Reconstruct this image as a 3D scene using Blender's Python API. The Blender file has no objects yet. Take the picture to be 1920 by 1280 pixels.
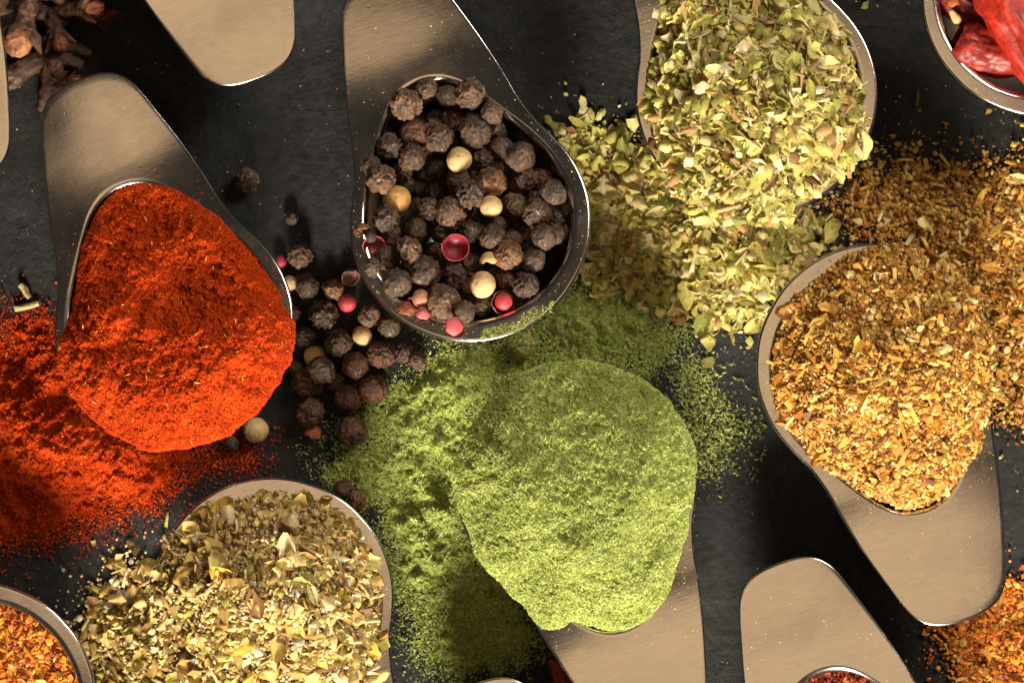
import bpy, math, random
import numpy as np
from mathutils import Matrix, Vector, Euler, noise as mnoise

# ------------------------------------------------------------------ camera, world, lamps
# layout unit: 1 "u" = 0.1 mm.  The rims of the spoons lie at 205 u (20.5 mm) above the slate.
U = 1e-4
ZR = 205.0
CAMH = 5000.0
sc = bpy.context.scene
COL = sc.collection
cam_d = bpy.data.cameras.new('camera')
cam = bpy.data.objects.new('camera', cam_d)
COL.objects.link(cam)
cam.location = (0, 0, (ZR + CAMH) * U)
cam_d.sensor_width = 36.0
cam_d.lens = 36.0 * CAMH / 1920.0
cam_d.clip_start = 0.01
cam_d.clip_end = 10.0
cam_d.dof.use_dof = True
cam_d.dof.focus_distance = (CAMH - 20) * U
cam_d.dof.aperture_fstop = 22.0
sc.camera = cam

w = bpy.data.worlds.new('World')
sc.world = w
w.use_nodes = True
bg = w.node_tree.nodes['Background']
bg.inputs[0].default_value = (1.0, 0.86, 0.72, 1)
bg.inputs[1].default_value = 0.036


def area_lamp(name, loc, target, sx, sy, power, color):
    d = bpy.data.lights.new(name, 'AREA')
    d.shape = 'RECTANGLE'
    d.size = sx
    d.size_y = sy
    d.energy = power
    d.color = color
    o = bpy.data.objects.new(name, d)
    COL.objects.link(o)
    o.location = loc
    o.rotation_euler = (Vector(target) - Vector(loc)).to_track_quat('-Z', 'Y').to_euler()
    return o


area_lamp('key_lamp', (0.02, -0.76, 0.42), (0.0, 0.0, 0.02), 0.24, 0.24, 25.5, (1.0, 0.88, 0.70))
area_lamp('back_lamp', (0.46, 0.44, 0.52), (0, 0, 0), 0.28, 0.28, 5.4, (1.0, 0.90, 0.76))
area_lamp('ceiling_lamp', (0, 0.0, 0.66), (0, 0, 0), 0.45, 0.37, 0.46, (1.0, 0.665, 0.365))

vs = sc.view_settings
vs.view_transform = 'Standard'
vs.look = 'None'
vs.gamma = 1.0
vs.exposure = 0.0
sc.render.film_transparent = False
sc.cycles.use_denoising = True

rng = np.random.default_rng(7)
random.seed(7)


# ------------------------------------------------------------------ numpy noise
def _hash(ix, iy, seed):
    n = (ix.astype(np.int64) * 374761393 + iy.astype(np.int64) * 668265263 + seed * 974634101) & 0xFFFFFFFF
    n = ((n ^ (n >> 13)) * 1274126177) & 0xFFFFFFFF
    return ((n ^ (n >> 16)) & 0xFFFF) / 65535.0


def vnoise(x, y, seed=0):
    x = np.asarray(x, float); y = np.asarray(y, float)
    ix = np.floor(x); iy = np.floor(y)
    fx = x - ix; fy = y - iy
    fx = fx * fx * (3 - 2 * fx); fy = fy * fy * (3 - 2 * fy)
    a = _hash(ix, iy, seed); b = _hash(ix + 1, iy, seed)
    c = _hash(ix, iy + 1, seed); d = _hash(ix + 1, iy + 1, seed)
    return (a + (b - a) * fx + (c - a) * fy + (a - b - c + d) * fx * fy) * 2 - 1


def fbm(x, y, octaves=3, seed=0, gain=0.5):
    v = 0; amp = 1.0; f = 1.0
    for k in range(octaves):
        # rotate every octave so that the lattice never shows
        c, s = math.cos(0.7 * k + 0.4), math.sin(0.7 * k + 0.4)
        v = v + amp * vnoise((x * c - y * s) * f, (x * s + y * c) * f, seed + 17 * k)
        amp *= gain; f *= 2.03
    return v


# ------------------------------------------------------------------ object helpers
def tag(o, label=None, cat=None, group=None, kind=None):
    if label: o['label'] = label
    if cat: o['category'] = cat
    if group: o['group'] = group
    if kind: o['kind'] = kind
    return o


def empty(name, loc=(0, 0, 0), rot=None):
    o = bpy.data.objects.new(name, None)
    o.empty_display_size = 0.005
    COL.objects.link(o)
    o.location = loc
    if rot is not None:
        o.rotation_euler = rot
    return o


def np_mesh(name, V, F, col=None, smooth=False, attr=None):
    """V (n,3) in u, F (m,3) or list of polygons."""
    me = bpy.data.meshes.new(name)
    V = np.asarray(V, np.float32) * U
    if isinstance(F, np.ndarray):
        k = F.shape[1]
        F = F.astype(np.int32)
        me.vertices.add(len(V)); me.vertices.foreach_set('co', V.ravel())
        me.loops.add(F.size); me.loops.foreach_set('vertex_index', F.ravel())
        me.polygons.add(len(F))
        me.polygons.foreach_set('loop_start', np.arange(0, F.size, k, dtype=np.int32))
        me.update(calc_edges=True)
        me.validate()
    else:
        me.from_pydata([tuple(v) for v in V.tolist()], [], F)
        me.update()
    n = len(me.polygons)
    me.polygons.foreach_set('use_smooth', np.full(n, smooth))
    if col is not None:
        a = me.color_attributes.new('Col', 'FLOAT_COLOR', 'POINT')
        c = np.ones((len(V), 4), np.float32)
        c[:, :3] = col
        a.data.foreach_set('color', c.ravel())
    return me


def link(name, me, mat, parent=None, color=None):
    o = bpy.data.objects.new(name, me)
    COL.objects.link(o)
    if mat is not None and (len(me.materials) == 0):
        me.materials.append(mat)
    if parent is not None:
        o.parent = parent
    if color is not None:
        o.color = (*color, 1)
    return o


# ------------------------------------------------------------------ materials
def new_mat(name):
    m = bpy.data.materials.new(name)
    m.use_nodes = True
    nt = m.node_tree
    b = nt.nodes['Principled BSDF']
    return m, nt, b


def N(nt, typ, **kw):
    n = nt.nodes.new(typ)
    for k, v in kw.items():
        if k in n.inputs:
            n.inputs[k].default_value = v
        else:
            setattr(n, k, v)
    return n


def ramp(nt, stops):
    r = nt.nodes.new('ShaderNodeValToRGB')
    e = r.color_ramp.elements
    while len(e) < len(stops):
        e.new(0.5)
    for i, (p, c) in enumerate(stops):
        e[i].position = p
        e[i].color = (*c, 1) if len(c) == 3 else c
    return r


def coords(nt, scale=1.0):
    t = nt.nodes.new('ShaderNodeTexCoord')
    return t.outputs['Object']


def mat_slate():
    m, nt, b = new_mat('slate')
    co = coords(nt)
    n1 = N(nt, 'ShaderNodeTexNoise', Scale=38.0, Detail=7.0, Roughness=0.62)
    n2 = N(nt, 'ShaderNodeTexNoise', Scale=420.0, Detail=6.0, Roughness=0.7)
    n3 = N(nt, 'ShaderNodeTexNoise', Scale=2600.0, Detail=3.0, Roughness=0.6)
    for n in (n1, n2, n3):
        nt.links.new(co, n.inputs['Vector'])
    r1 = ramp(nt, [(0.30, (0.0090, 0.0094, 0.0098)), (0.72, (0.0225, 0.0255, 0.0290))])
    nt.links.new(n1.outputs[0], r1.inputs[0])
    r2 = ramp(nt, [(0.35, (0.55, 0.55, 0.55)), (0.7, (1.35, 1.33, 1.3))])
    nt.links.new(n2.outputs[0], r2.inputs[0])
    mx = N(nt, 'ShaderNodeMix', data_type='RGBA', blend_type='MULTIPLY')
    mx.inputs[0].default_value = 1.0
    nt.links.new(r1.outputs[0], mx.inputs[6]); nt.links.new(r2.outputs[0], mx.inputs[7])
    # pale mineral specks
    r3 = ramp(nt, [(0.70, (0, 0, 0)), (0.76, (0.05, 0.05, 0.052))])
    nt.links.new(n3.outputs[0], r3.inputs[0])
    ad = N(nt, 'ShaderNodeMix', data_type='RGBA', blend_type='ADD')
    ad.inputs[0].default_value = 1.0
    nt.links.new(mx.outputs[2], ad.inputs[6]); nt.links.new(r3.outputs[0], ad.inputs[7])
    nt.links.new(ad.outputs[2], b.inputs['Base Color'])
    b.inputs['Roughness'].default_value = 0.68
    b.inputs['Specular IOR Level'].default_value = 0.25
    bp1 = N(nt, 'ShaderNodeBump', Strength=0.75, Distance=0.0012)
    bp2 = N(nt, 'ShaderNodeBump', Strength=0.7, Distance=0.0004)
    n4 = N(nt, 'ShaderNodeTexNoise', Scale=110.0, Detail=8.0, Roughness=0.68)
    nt.links.new(co, n4.inputs['Vector'])
    nt.links.new(n4.outputs[0], bp1.inputs['Height'])
    nt.links.new(n2.outputs[0], bp2.inputs['Height'])
    nt.links.new(bp1.outputs[0], bp2.inputs['Normal'])
    nt.links.new(bp2.outputs[0], b.inputs['Normal'])
    return m


def mat_steel():
    m, nt, b = new_mat('brushed_steel')
    co = coords(nt)
    b.inputs['Metallic'].default_value = 1.0
    # brushed grain: noise drawn out across the handle
    mp = N(nt, 'ShaderNodeMapping')
    mp.inputs['Scale'].default_value = (0.10, 1.0, 1.0)
    mp.inputs['Rotation'].default_value = (0, 0, 0.25)
    nt.links.new(co, mp.inputs['Vector'])
    n3_ = N(nt, 'ShaderNodeTexNoise', Scale=2600.0, Detail=4.0, Roughness=0.7)
    nt.links.new(mp.outputs[0], n3_.inputs['Vector'])
    n1 = N(nt, 'ShaderNodeTexNoise', Scale=48.0, Detail=6.0, Roughness=0.62)
    nt.links.new(co, n1.inputs['Vector'])
    r = ramp(nt, [(0.25, (0.50, 0.485, 0.465)), (0.75, (0.70, 0.675, 0.64))])
    mixn = N(nt, 'ShaderNodeMix', data_type='FLOAT')
    mixn.inputs[0].default_value = 0.55
    nt.links.new(n1.outputs[0], mixn.inputs[2]); nt.links.new(n3_.outputs[0], mixn.inputs[3])
    nt.links.new(mixn.outputs[0], r.inputs[0])
    nt.links.new(r.outputs[0], b.inputs['Base Color'])
    # gloss: worn, smudged, with dull pin-prick dents
    n2 = N(nt, 'ShaderNodeTexNoise', Scale=85.0, Detail=8.0, Roughness=0.72)
    nt.links.new(co, n2.inputs['Vector'])
    rr = ramp(nt, [(0.32, (0.10,) * 3), (0.72, (0.24,) * 3)])
    nt.links.new(n2.outputs[0], rr.inputs[0])
    nt.links.new(rr.outputs[0], b.inputs['Roughness'])
    n4 = N(nt, 'ShaderNodeTexNoise', Scale=620.0, Detail=5.0, Roughness=0.7)
    nt.links.new(co, n4.inputs['Vector'])
    n5 = N(nt, 'ShaderNodeTexVoronoi', Scale=330.0)
    nt.links.new(co, n5.inputs['Vector'])
    pr = ramp(nt, [(0.05, (0, 0, 0)), (0.11, (1, 1, 1))])
    nt.links.new(n5.outputs['Distance'], pr.inputs[0])
    b1 = N(nt, 'ShaderNodeBump', Strength=0.12, Distance=0.00005)
    b2 = N(nt, 'ShaderNodeBump', Strength=0.08, Distance=0.00008)
    b3 = N(nt, 'ShaderNodeBump', Strength=0.06, Distance=0.00006)
    nt.links.new(n3_.outputs[0], b1.inputs['Height'])
    nt.links.new(n4.outputs[0], b2.inputs['Height'])
    nt.links.new(pr.outputs[0], b3.inputs['Height'])
    nt.links.new(b1.outputs[0], b2.inputs['Normal'])
    nt.links.new(b2.outputs[0], b3.inputs['Normal'])
    nt.links.new(b3.outputs[0], b.inputs['Normal'])
    return m


def mat_grain(name, rough=0.85, spec=0.25, trans=0.0, bump=0.0, bscale=3000.0, vary=0.25, vscale=1800.0, sheen=0.0):
    """colour = vertex colour x object colour x a little procedural mottling"""
    m, nt, b = new_mat(name)
    at = N(nt, 'ShaderNodeVertexColor', layer_name='Col')
    oi = N(nt, 'ShaderNodeObjectInfo')
    mx = N(nt, 'ShaderNodeMix', data_type='RGBA', blend_type='MULTIPLY')
    mx.inputs[0].default_value = 1.0
    nt.links.new(at.outputs[0], mx.inputs[6]); nt.links.new(oi.outputs['Color'], mx.inputs[7])
    geo = N(nt, 'ShaderNodeNewGeometry')
    n1 = N(nt, 'ShaderNodeTexNoise', Scale=vscale, Detail=3.0, Roughness=0.6)
    nt.links.new(geo.outputs['Position'], n1.inputs['Vector'])
    r = ramp(nt, [(0.3, (1 - vary,) * 3), (0.7, (1 + vary,) * 3)])
    nt.links.new(n1.outputs[0], r.inputs[0])
    m2 = N(nt, 'ShaderNodeMix', data_type='RGBA', blend_type='MULTIPLY')
    m2.inputs[0].default_value = 1.0
    nt.links.new(mx.outputs[2], m2.inputs[6]); nt.links.new(r.outputs[0], m2.inputs[7])
    nt.links.new(m2.outputs[2], b.inputs['Base Color'])
    b.inputs['Roughness'].default_value = rough
    b.inputs['Specular IOR Level'].default_value = spec
    if bump:
        bp = N(nt, 'ShaderNodeBump', Strength=bump, Distance=0.0003)
        n2 = N(nt, 'ShaderNodeTexNoise', Scale=bscale, Detail=3.0, Roughness=0.6)
        nt.links.new(geo.outputs['Position'], n2.inputs['Vector'])
        nt.links.new(n2.outputs[0], bp.inputs['Height'])
        nt.links.new(bp.outputs[0], b.inputs['Normal'])
    if trans:
        tr = N(nt, 'ShaderNodeBsdfTranslucent')
        nt.links.new(m2.outputs[2], tr.inputs['Color'])
        ms = N(nt, 'ShaderNodeMixShader')
        ms.inputs[0].default_value = trans
        nt.links.new(b.outputs[0], ms.inputs[1]); nt.links.new(tr.outputs[0], ms.inputs[2])
        nt.links.new(ms.outputs[0], nt.nodes['Material Output'].inputs['Surface'])
    return m


def mat_crystal():
    m, nt, b = new_mat('salt_crystal')
    b.inputs['Base Color'].default_value = (0.85, 0.82, 0.76, 1)
    b.inputs['Roughness'].default_value = 0.25
    b.inputs['Transmission Weight'].default_value = 0.7
    b.inputs['IOR'].default_value = 1.5
    return m


def mat_berry(name, c, rough, coat=0.0, bump=0.25, vary=0.3, sss=0.0):
    m, nt, b = new_mat(name)
    at = N(nt, 'ShaderNodeVertexColor', layer_name='Col')
    oi = N(nt, 'ShaderNodeObjectInfo')
    mx = N(nt, 'ShaderNodeMix', data_type='RGBA', blend_type='MULTIPLY')
    mx.inputs[0].default_value = 1.0
    nt.links.new(at.outputs[0], mx.inputs[6]); nt.links.new(oi.outputs['Color'], mx.inputs[7])
    co = coords(nt)
    n1 = N(nt, 'ShaderNodeTexNoise', Scale=900.0, Detail=5.0, Roughness=0.65)
    nt.links.new(co, n1.inputs['Vector'])
    r = ramp(nt, [(0.28, tuple(x * (1 - vary) for x in c)), (0.72, tuple(x * (1 + vary) for x in c))])
    nt.links.new(n1.outputs[0], r.inputs[0])
    m2 = N(nt, 'ShaderNodeMix', data_type='RGBA', blend_type='MULTIPLY')
    m2.inputs[0].default_value = 1.0
    nt.links.new(mx.outputs[2], m2.inputs[6]); nt.links.new(r.outputs[0], m2.inputs[7])
    nt.links.new(m2.outputs[2], b.inputs['Base Color'])
    b.inputs['Roughness'].default_value = rough
    b.inputs['Coat Weight'].default_value = coat
    b.inputs['Coat Roughness'].default_value = 0.2
    if sss:
        b.inputs['Subsurface Weight'].default_value = sss
        b.inputs['Subsurface Radius'].default_value = (0.0012, 0.0005, 0.0002)
    n2 = N(nt, 'ShaderNodeTexNoise', Scale=2200.0, Detail=4.0, Roughness=0.7)
    nt.links.new(co, n2.inputs['Vector'])
    bp = N(nt, 'ShaderNodeBump', Strength=bump, Distance=0.0003)
    nt.links.new(n2.outputs[0], bp.inputs['Height'])
    nt.links.new(bp.outputs[0], b.inputs['Normal'])
    return m


M = dict(
    slate=mat_slate(), steel=mat_steel(),
    powder=mat_grain('ground_powder', 0.95, 0.1, vary=0.18),
    leaf=mat_grain('dried_leaf', 0.7, 0.3, trans=0.18, bump=0.25, bscale=2500, vary=0.22, vscale=1500),
    granule=mat_grain('spice_granule', 0.6, 0.4, trans=0.12, bump=0.2, vary=0.2, vscale=2500),
    crystal=mat_crystal(),
    black=mat_berry('black_pepper_skin', (0.112, 0.060, 0.032), 0.52, 0.15, 0.5, 0.5),
    white=mat_berry('white_pepper_skin', (0.60, 0.41, 0.20), 0.6, 0.05, 0.35, 0.24),
    pink=mat_berry('pink_pepper_skin', (0.42, 0.035, 0.050), 0.42, 0.15, 0.3, 0.35, 0.0),
    clove=mat_berry('clove_skin', (0.080, 0.037, 0.019), 0.62, 0.08, 0.8, 0.55),
    chilli=mat_berry('chilli_skin', (0.27, 0.012, 0.006), 0.46, 0.12, 0.4, 0.6, 0.0),
    seed=mat_berry('chilli_seed', (0.55, 0.33, 0.12), 0.5, 0.1, 0.2, 0.2),
)

# ------------------------------------------------------------------ the slate
bm_n = 64
S = 2600.0
gx, gy = np.meshgrid(np.linspace(-S, S, bm_n), np.linspace(-S * 0.8, S * 0.8, bm_n))
gz = 3.0 * fbm(gx / 420.0, gy / 420.0, 3, 3) - 4.0
Vg = np.c_[gx.ravel(), gy.ravel(), gz.ravel()]
ii = np.arange(bm_n * bm_n).reshape(bm_n, bm_n)
Fg = np.stack([ii[:-1, :-1], ii[:-1, 1:], ii[1:, 1:], ii[1:, :-1]], -1).reshape(-1, 4)
slate = link('slate_surface', np_mesh('slate_surface', Vg, Fg, smooth=True), M['slate'])
tag(slate, 'dark blue-grey slate surface under the spoons', 'slate', kind='structure')

# ------------------------------------------------------------------ spoon outline
OUT = [(0, 513), (35, 511), (68, 500), (91, 477), (105, 445), (119, 400), (134, 350), (147, 300), (157, 255), (166, 205),
       (182, 152), (203, 108), (219, 66), (227, 22), (226, -25), (215, -68), (193, -116), (160, -156), (113, -193), (58, -216), (0, -224)]
INN = [(0, 299), (38, 292), (70, 271), (100, 236), (136, 182), (168, 130), (190, 80), (201, 30), (200, -15), (190, -58),
       (173, -94), (145, -131), (104, -162), (52, -183), (0, -189)]


def closed(half):
    r = list(half)
    l = [(-x, y) for x, y in half[-2:0:-1]]
    return np.array(r + l, float)


def catmull(P, k=12):
    n = len(P); out = []
    for i in range(n):
        p0, p1, p2, p3 = P[(i - 1) % n], P[i], P[(i + 1) % n], P[(i + 2) % n]
        for t in np.arange(k) / k:
            out.append(0.5 * ((2 * p1) + (-p0 + p2) * t + (2 * p0 - 5 * p1 + 4 * p2 - p3) * t * t + (-p0 + 3 * p1 - 3 * p2 + p3) * t ** 3))
    return np.array(out)


def polar(P):
    th = np.arctan2(P[:, 0], P[:, 1]); r = np.hypot(P[:, 0], P[:, 1])
    o = np.argsort(th); th = th[o]; r = r[o]
    th = np.r_[th - 2 * np.pi, th, th + 2 * np.pi]; r = np.r_[r, r, r]
    return lambda t: np.interp(t, th, r)


OUT_S, INN_S = catmull(closed(OUT)), catmull(closed(INN))
R_OUT, R_INN = polar(OUT_S), polar(INN_S)
NT = 300
# angles: denser toward the handle where the outline is far away
_t = np.linspace(0, 1, NT, endpoint=False) * 2 * np.pi - np.pi
TH = _t - 0.45 * np.sin(_t)
BOWL_D = 192.0
BEND = math.radians(8.0)


def plate_z(x, y):
    """the handle kinks gently upward behind the bowl"""
    a, b_ = 215.0, 395.0
    t = np.clip((y - a) / (b_ - a), 0, 1)
    L = b_ - a
    sl = math.tan(BEND)
    z = sl * L * (t ** 3 - 0.5 * t ** 4)          # integral of a smoothstep slope
    return z + sl * np.clip(y - b_, 0, None) - 2.6 * (x / 120.0) ** 2 * np.clip((y - 230) / 200, 0, 1) + 0.5 * fbm(x / 150.0, y / 150.0, 2, 5)


def bowl_floor(x, y):
    th = np.arctan2(x, y); r = np.hypot(x, y)
    s = np.clip(r / (R_INN(th) * 0.955), 0, 1)
    return -12 - (BOWL_D - 12) * (1 - s ** 2.6) ** (1 / 1.35)


def ring(r, z):
    return np.c_[r * np.sin(TH), r * np.cos(TH), z]


def rings_mesh(rings, cap=False):
    V = np.concatenate(rings); n = NT
    F = []
    idx = np.arange(n); nx = (idx + 1) % n
    fs = []
    for k in range(len(rings) - 1):
        a = k * n
        fs.append(np.stack([a + idx, a + nx, a + n + nx, a + n + idx], -1))
    return V, np.concatenate(fs)


ro, ri = R_OUT(TH), R_INN(TH)


def plate_ring(r, dz):
    x, y = r * np.sin(TH), r * np.cos(TH)
    return np.c_[x, y, plate_z(x, y) + dz]


seam = ri + 5.0
seam = np.minimum(seam, ro - 11)
rings = [plate_ring(seam, -10.5), plate_ring(ro - 3.5, -10.5), plate_ring(ro - 0.9, -9.6), plate_ring(ro, -7.5)]
rings += [plate_ring(ro - 5.5 * (1 - math.cos(q)), -5.5 + 5.5 * math.sin(q)) for q in np.linspace(0.15, 1.0, 7) * math.pi / 2]
for f in np.linspace(0.93, 0.0, 11):
    rings.append(plate_ring(seam + (ro - 5.5 - seam) * f, 0.0))
Vp, Fp = rings_mesh(rings)
ME_PLATE = np_mesh('rim_and_handle', Vp + (0, 0, ZR - 2), Fp[:, ::-1], smooth=True)
rings = [plate_ring(seam, 0.0), plate_ring(seam - 1.5, -0.02)]
for a in np.linspace(0.12, 1.0, 8):                                  # rolled inner edge
    an = a * math.radians(72)
    rings.append(plate_ring(seam - 1.5 - 14.0 * math.sin(an), -14.0 * (1 - math.cos(an))))
r0 = seam - 1.5 - 14.0 * math.sin(math.radians(72)); z0 = -14.0 * (1 - math.cos(math.radians(72)))
for s in np.r_[0.985, 0.97, 0.95, 0.92, 0.88, np.linspace(0.82, 0.03, 14)]:
    r = r0 * s
    zz = z0 - (BOWL_D + z0) * (1 - s ** 2.6) ** (1 / 1.35)
    wgt = s ** 6
    rings.append(ring(r, zz + plate_z(r * np.sin(TH), r * np.cos(TH)) * wgt))
Vb, Fb = rings_mesh(rings)
ME_BOWL = np_mesh('bowl', np.r_[Vb, [[0, 0, -BOWL_D]]] + (0, 0, ZR - 2), Fb[:, ::-1], smooth=True)
# close the middle of the floor
import bmesh
bm = bmesh.new(); bm.from_mesh(ME_BOWL)
bm.verts.ensure_lookup_table()
last = (len(rings) - 1) * NT
cv = bm.verts[len(bm.verts) - 1]
for i in range(NT):
    bm.faces.new((bm.verts[last + i], cv, bm.verts[last + (i + 1) % NT])).smooth = True
bmesh.ops.recalc_face_normals(bm, faces=bm.faces)
bm.normal_update()
cf = min(bm.faces, key=lambda f: f.calc_center_median().xy.length)
if cf.normal.z < 0:
    bmesh.ops.reverse_faces(bm, faces=bm.faces)
bm.to_mesh(ME_BOWL); bm.free()
ME_PLATE.materials.append(M['steel']); ME_BOWL.materials.append(M['steel'])


def pxg(x, y):
    """where something seen at (x, y) of the 1920 x 1280 view stands on the slate (u)"""
    k = (CAMH + ZR) / CAMH
    return (x - 960) * k, (640 - y) * k


class Spoon:
    pass


def spoon(cx, cy, deg, label, tilt=0.0, tilt_side=0.0):
    """bowl centre at view position (cx, cy), handle pointing deg from straight up (counter-clockwise); tilt lowers the handle side"""
    s = Spoon()
    s.c = (cx - 960.0, 640.0 - cy)
    s.deg = math.radians(deg)
    a = s.deg
    h = Vector((-math.sin(a), math.cos(a), 0))
    side = Vector((math.cos(a), math.sin(a), 0))
    rot = Matrix.Rotation(math.radians(-tilt), 4, side) @ Matrix.Rotation(math.radians(tilt_side), 4, h)
    o = empty('measuring_spoon')
    # keep the middle of the rim at its place while the bowl leans
    off = rot @ Vector((0, 0, ZR * U)) - Vector((0, 0, ZR * U))
    base = Matrix.Translation(Vector((s.c[0] * U, s.c[1] * U, 0)) - Vector((off.x, off.y, 0)))
    s.tilt = base @ rot                                    # frame of whatever lies in the bowl (unrotated about z)
    o.matrix_world = base @ rot @ Matrix.Rotation(a, 4, 'Z')
    tag(o, label, 'spoon', 'steel measuring spoons')
    link('rim_and_handle', ME_PLATE, M['steel'], o)
    b = link('bowl', ME_BOWL, M['steel'], o)
    md = b.modifiers.new('sheet', 'SOLIDIFY')
    md.thickness = 9 * U; md.offset = -1.0; md.use_rim = False
    s.o = o
    return s


SP = dict(
    paprika=spoon(326, 615, 22, 'steel measuring spoon heaped with red paprika powder', 9.8),
    pepper=spoon(882, 420, 19.5, 'steel measuring spoon full of whole peppercorns', 10.2),
    oregano=spoon(1420, 180, 19.5, 'steel measuring spoon heaped with pale green oregano flakes', 2.5),
    chilli=spoon(1958, -5, 19.5, 'steel measuring spoon with shiny red chillies at the top corner', 1.0),
    gold=spoon(1643, 680, 199.5, 'steel measuring spoon heaped with golden coarse spice granules', 4.5),
    green=spoon(1080, 905, 199.5, 'steel measuring spoon heaped with fine green powder', 4.5),
    herb=spoon(510, 1118, 199.5, 'steel measuring spoon heaped with brownish herb and salt mix', 2.5),
    orange=spoon(-50, 1312, 199.5, 'steel measuring spoon of orange granules cut off at the bottom corner', 2.0),
    redbits=spoon(1643, 1538, 20.5, 'steel measuring spoon of dark red bits, handle pointing up past golden spoon handle', 7.5),
    top=spoon(297, -334, 200.5, 'steel spoon of which only the handle hangs in from the top edge', 8.0),
    left=spoon(-237, -142, 199.5, 'steel spoon of which a sliver of handle shows beside the cloves', 8.0),
    bottom=spoon(1068, 1766, 20.5, 'steel spoon of which only the handle tip shows at the bottom edge', 7.5),
)


# ------------------------------------------------------------------ heaps
def sdist(x, y, P):
    """signed distance to a polygon, positive inside"""
    x = np.asarray(x, float); y = np.asarray(y, float)
    d2 = np.full(x.shape, 1e18); ins = np.zeros(x.shape, bool)
    n = len(P)
    for i in range(n):
        ax, ay = P[i]; bx, by = P[(i + 1) % n]
        ex, ey = bx - ax, by - ay
        t = np.clip(((x - ax) * ex + (y - ay) * ey) / (ex * ex + ey * ey + 1e-9), 0, 1)
        d2 = np.minimum(d2, (x - ax - t * ex) ** 2 + (y - ay - t * ey) ** 2)
        c = ((ay > y) != (by > y))
        with np.errstate(divide='ignore', invalid='ignore'):
            xi = ax + (y - ay) * ex / (ey if abs(ey) > 1e-9 else 1e-9)
        ins ^= c & (x < xi)
    d = np.sqrt(d2)
    return np.where(ins, d, -d)


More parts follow.
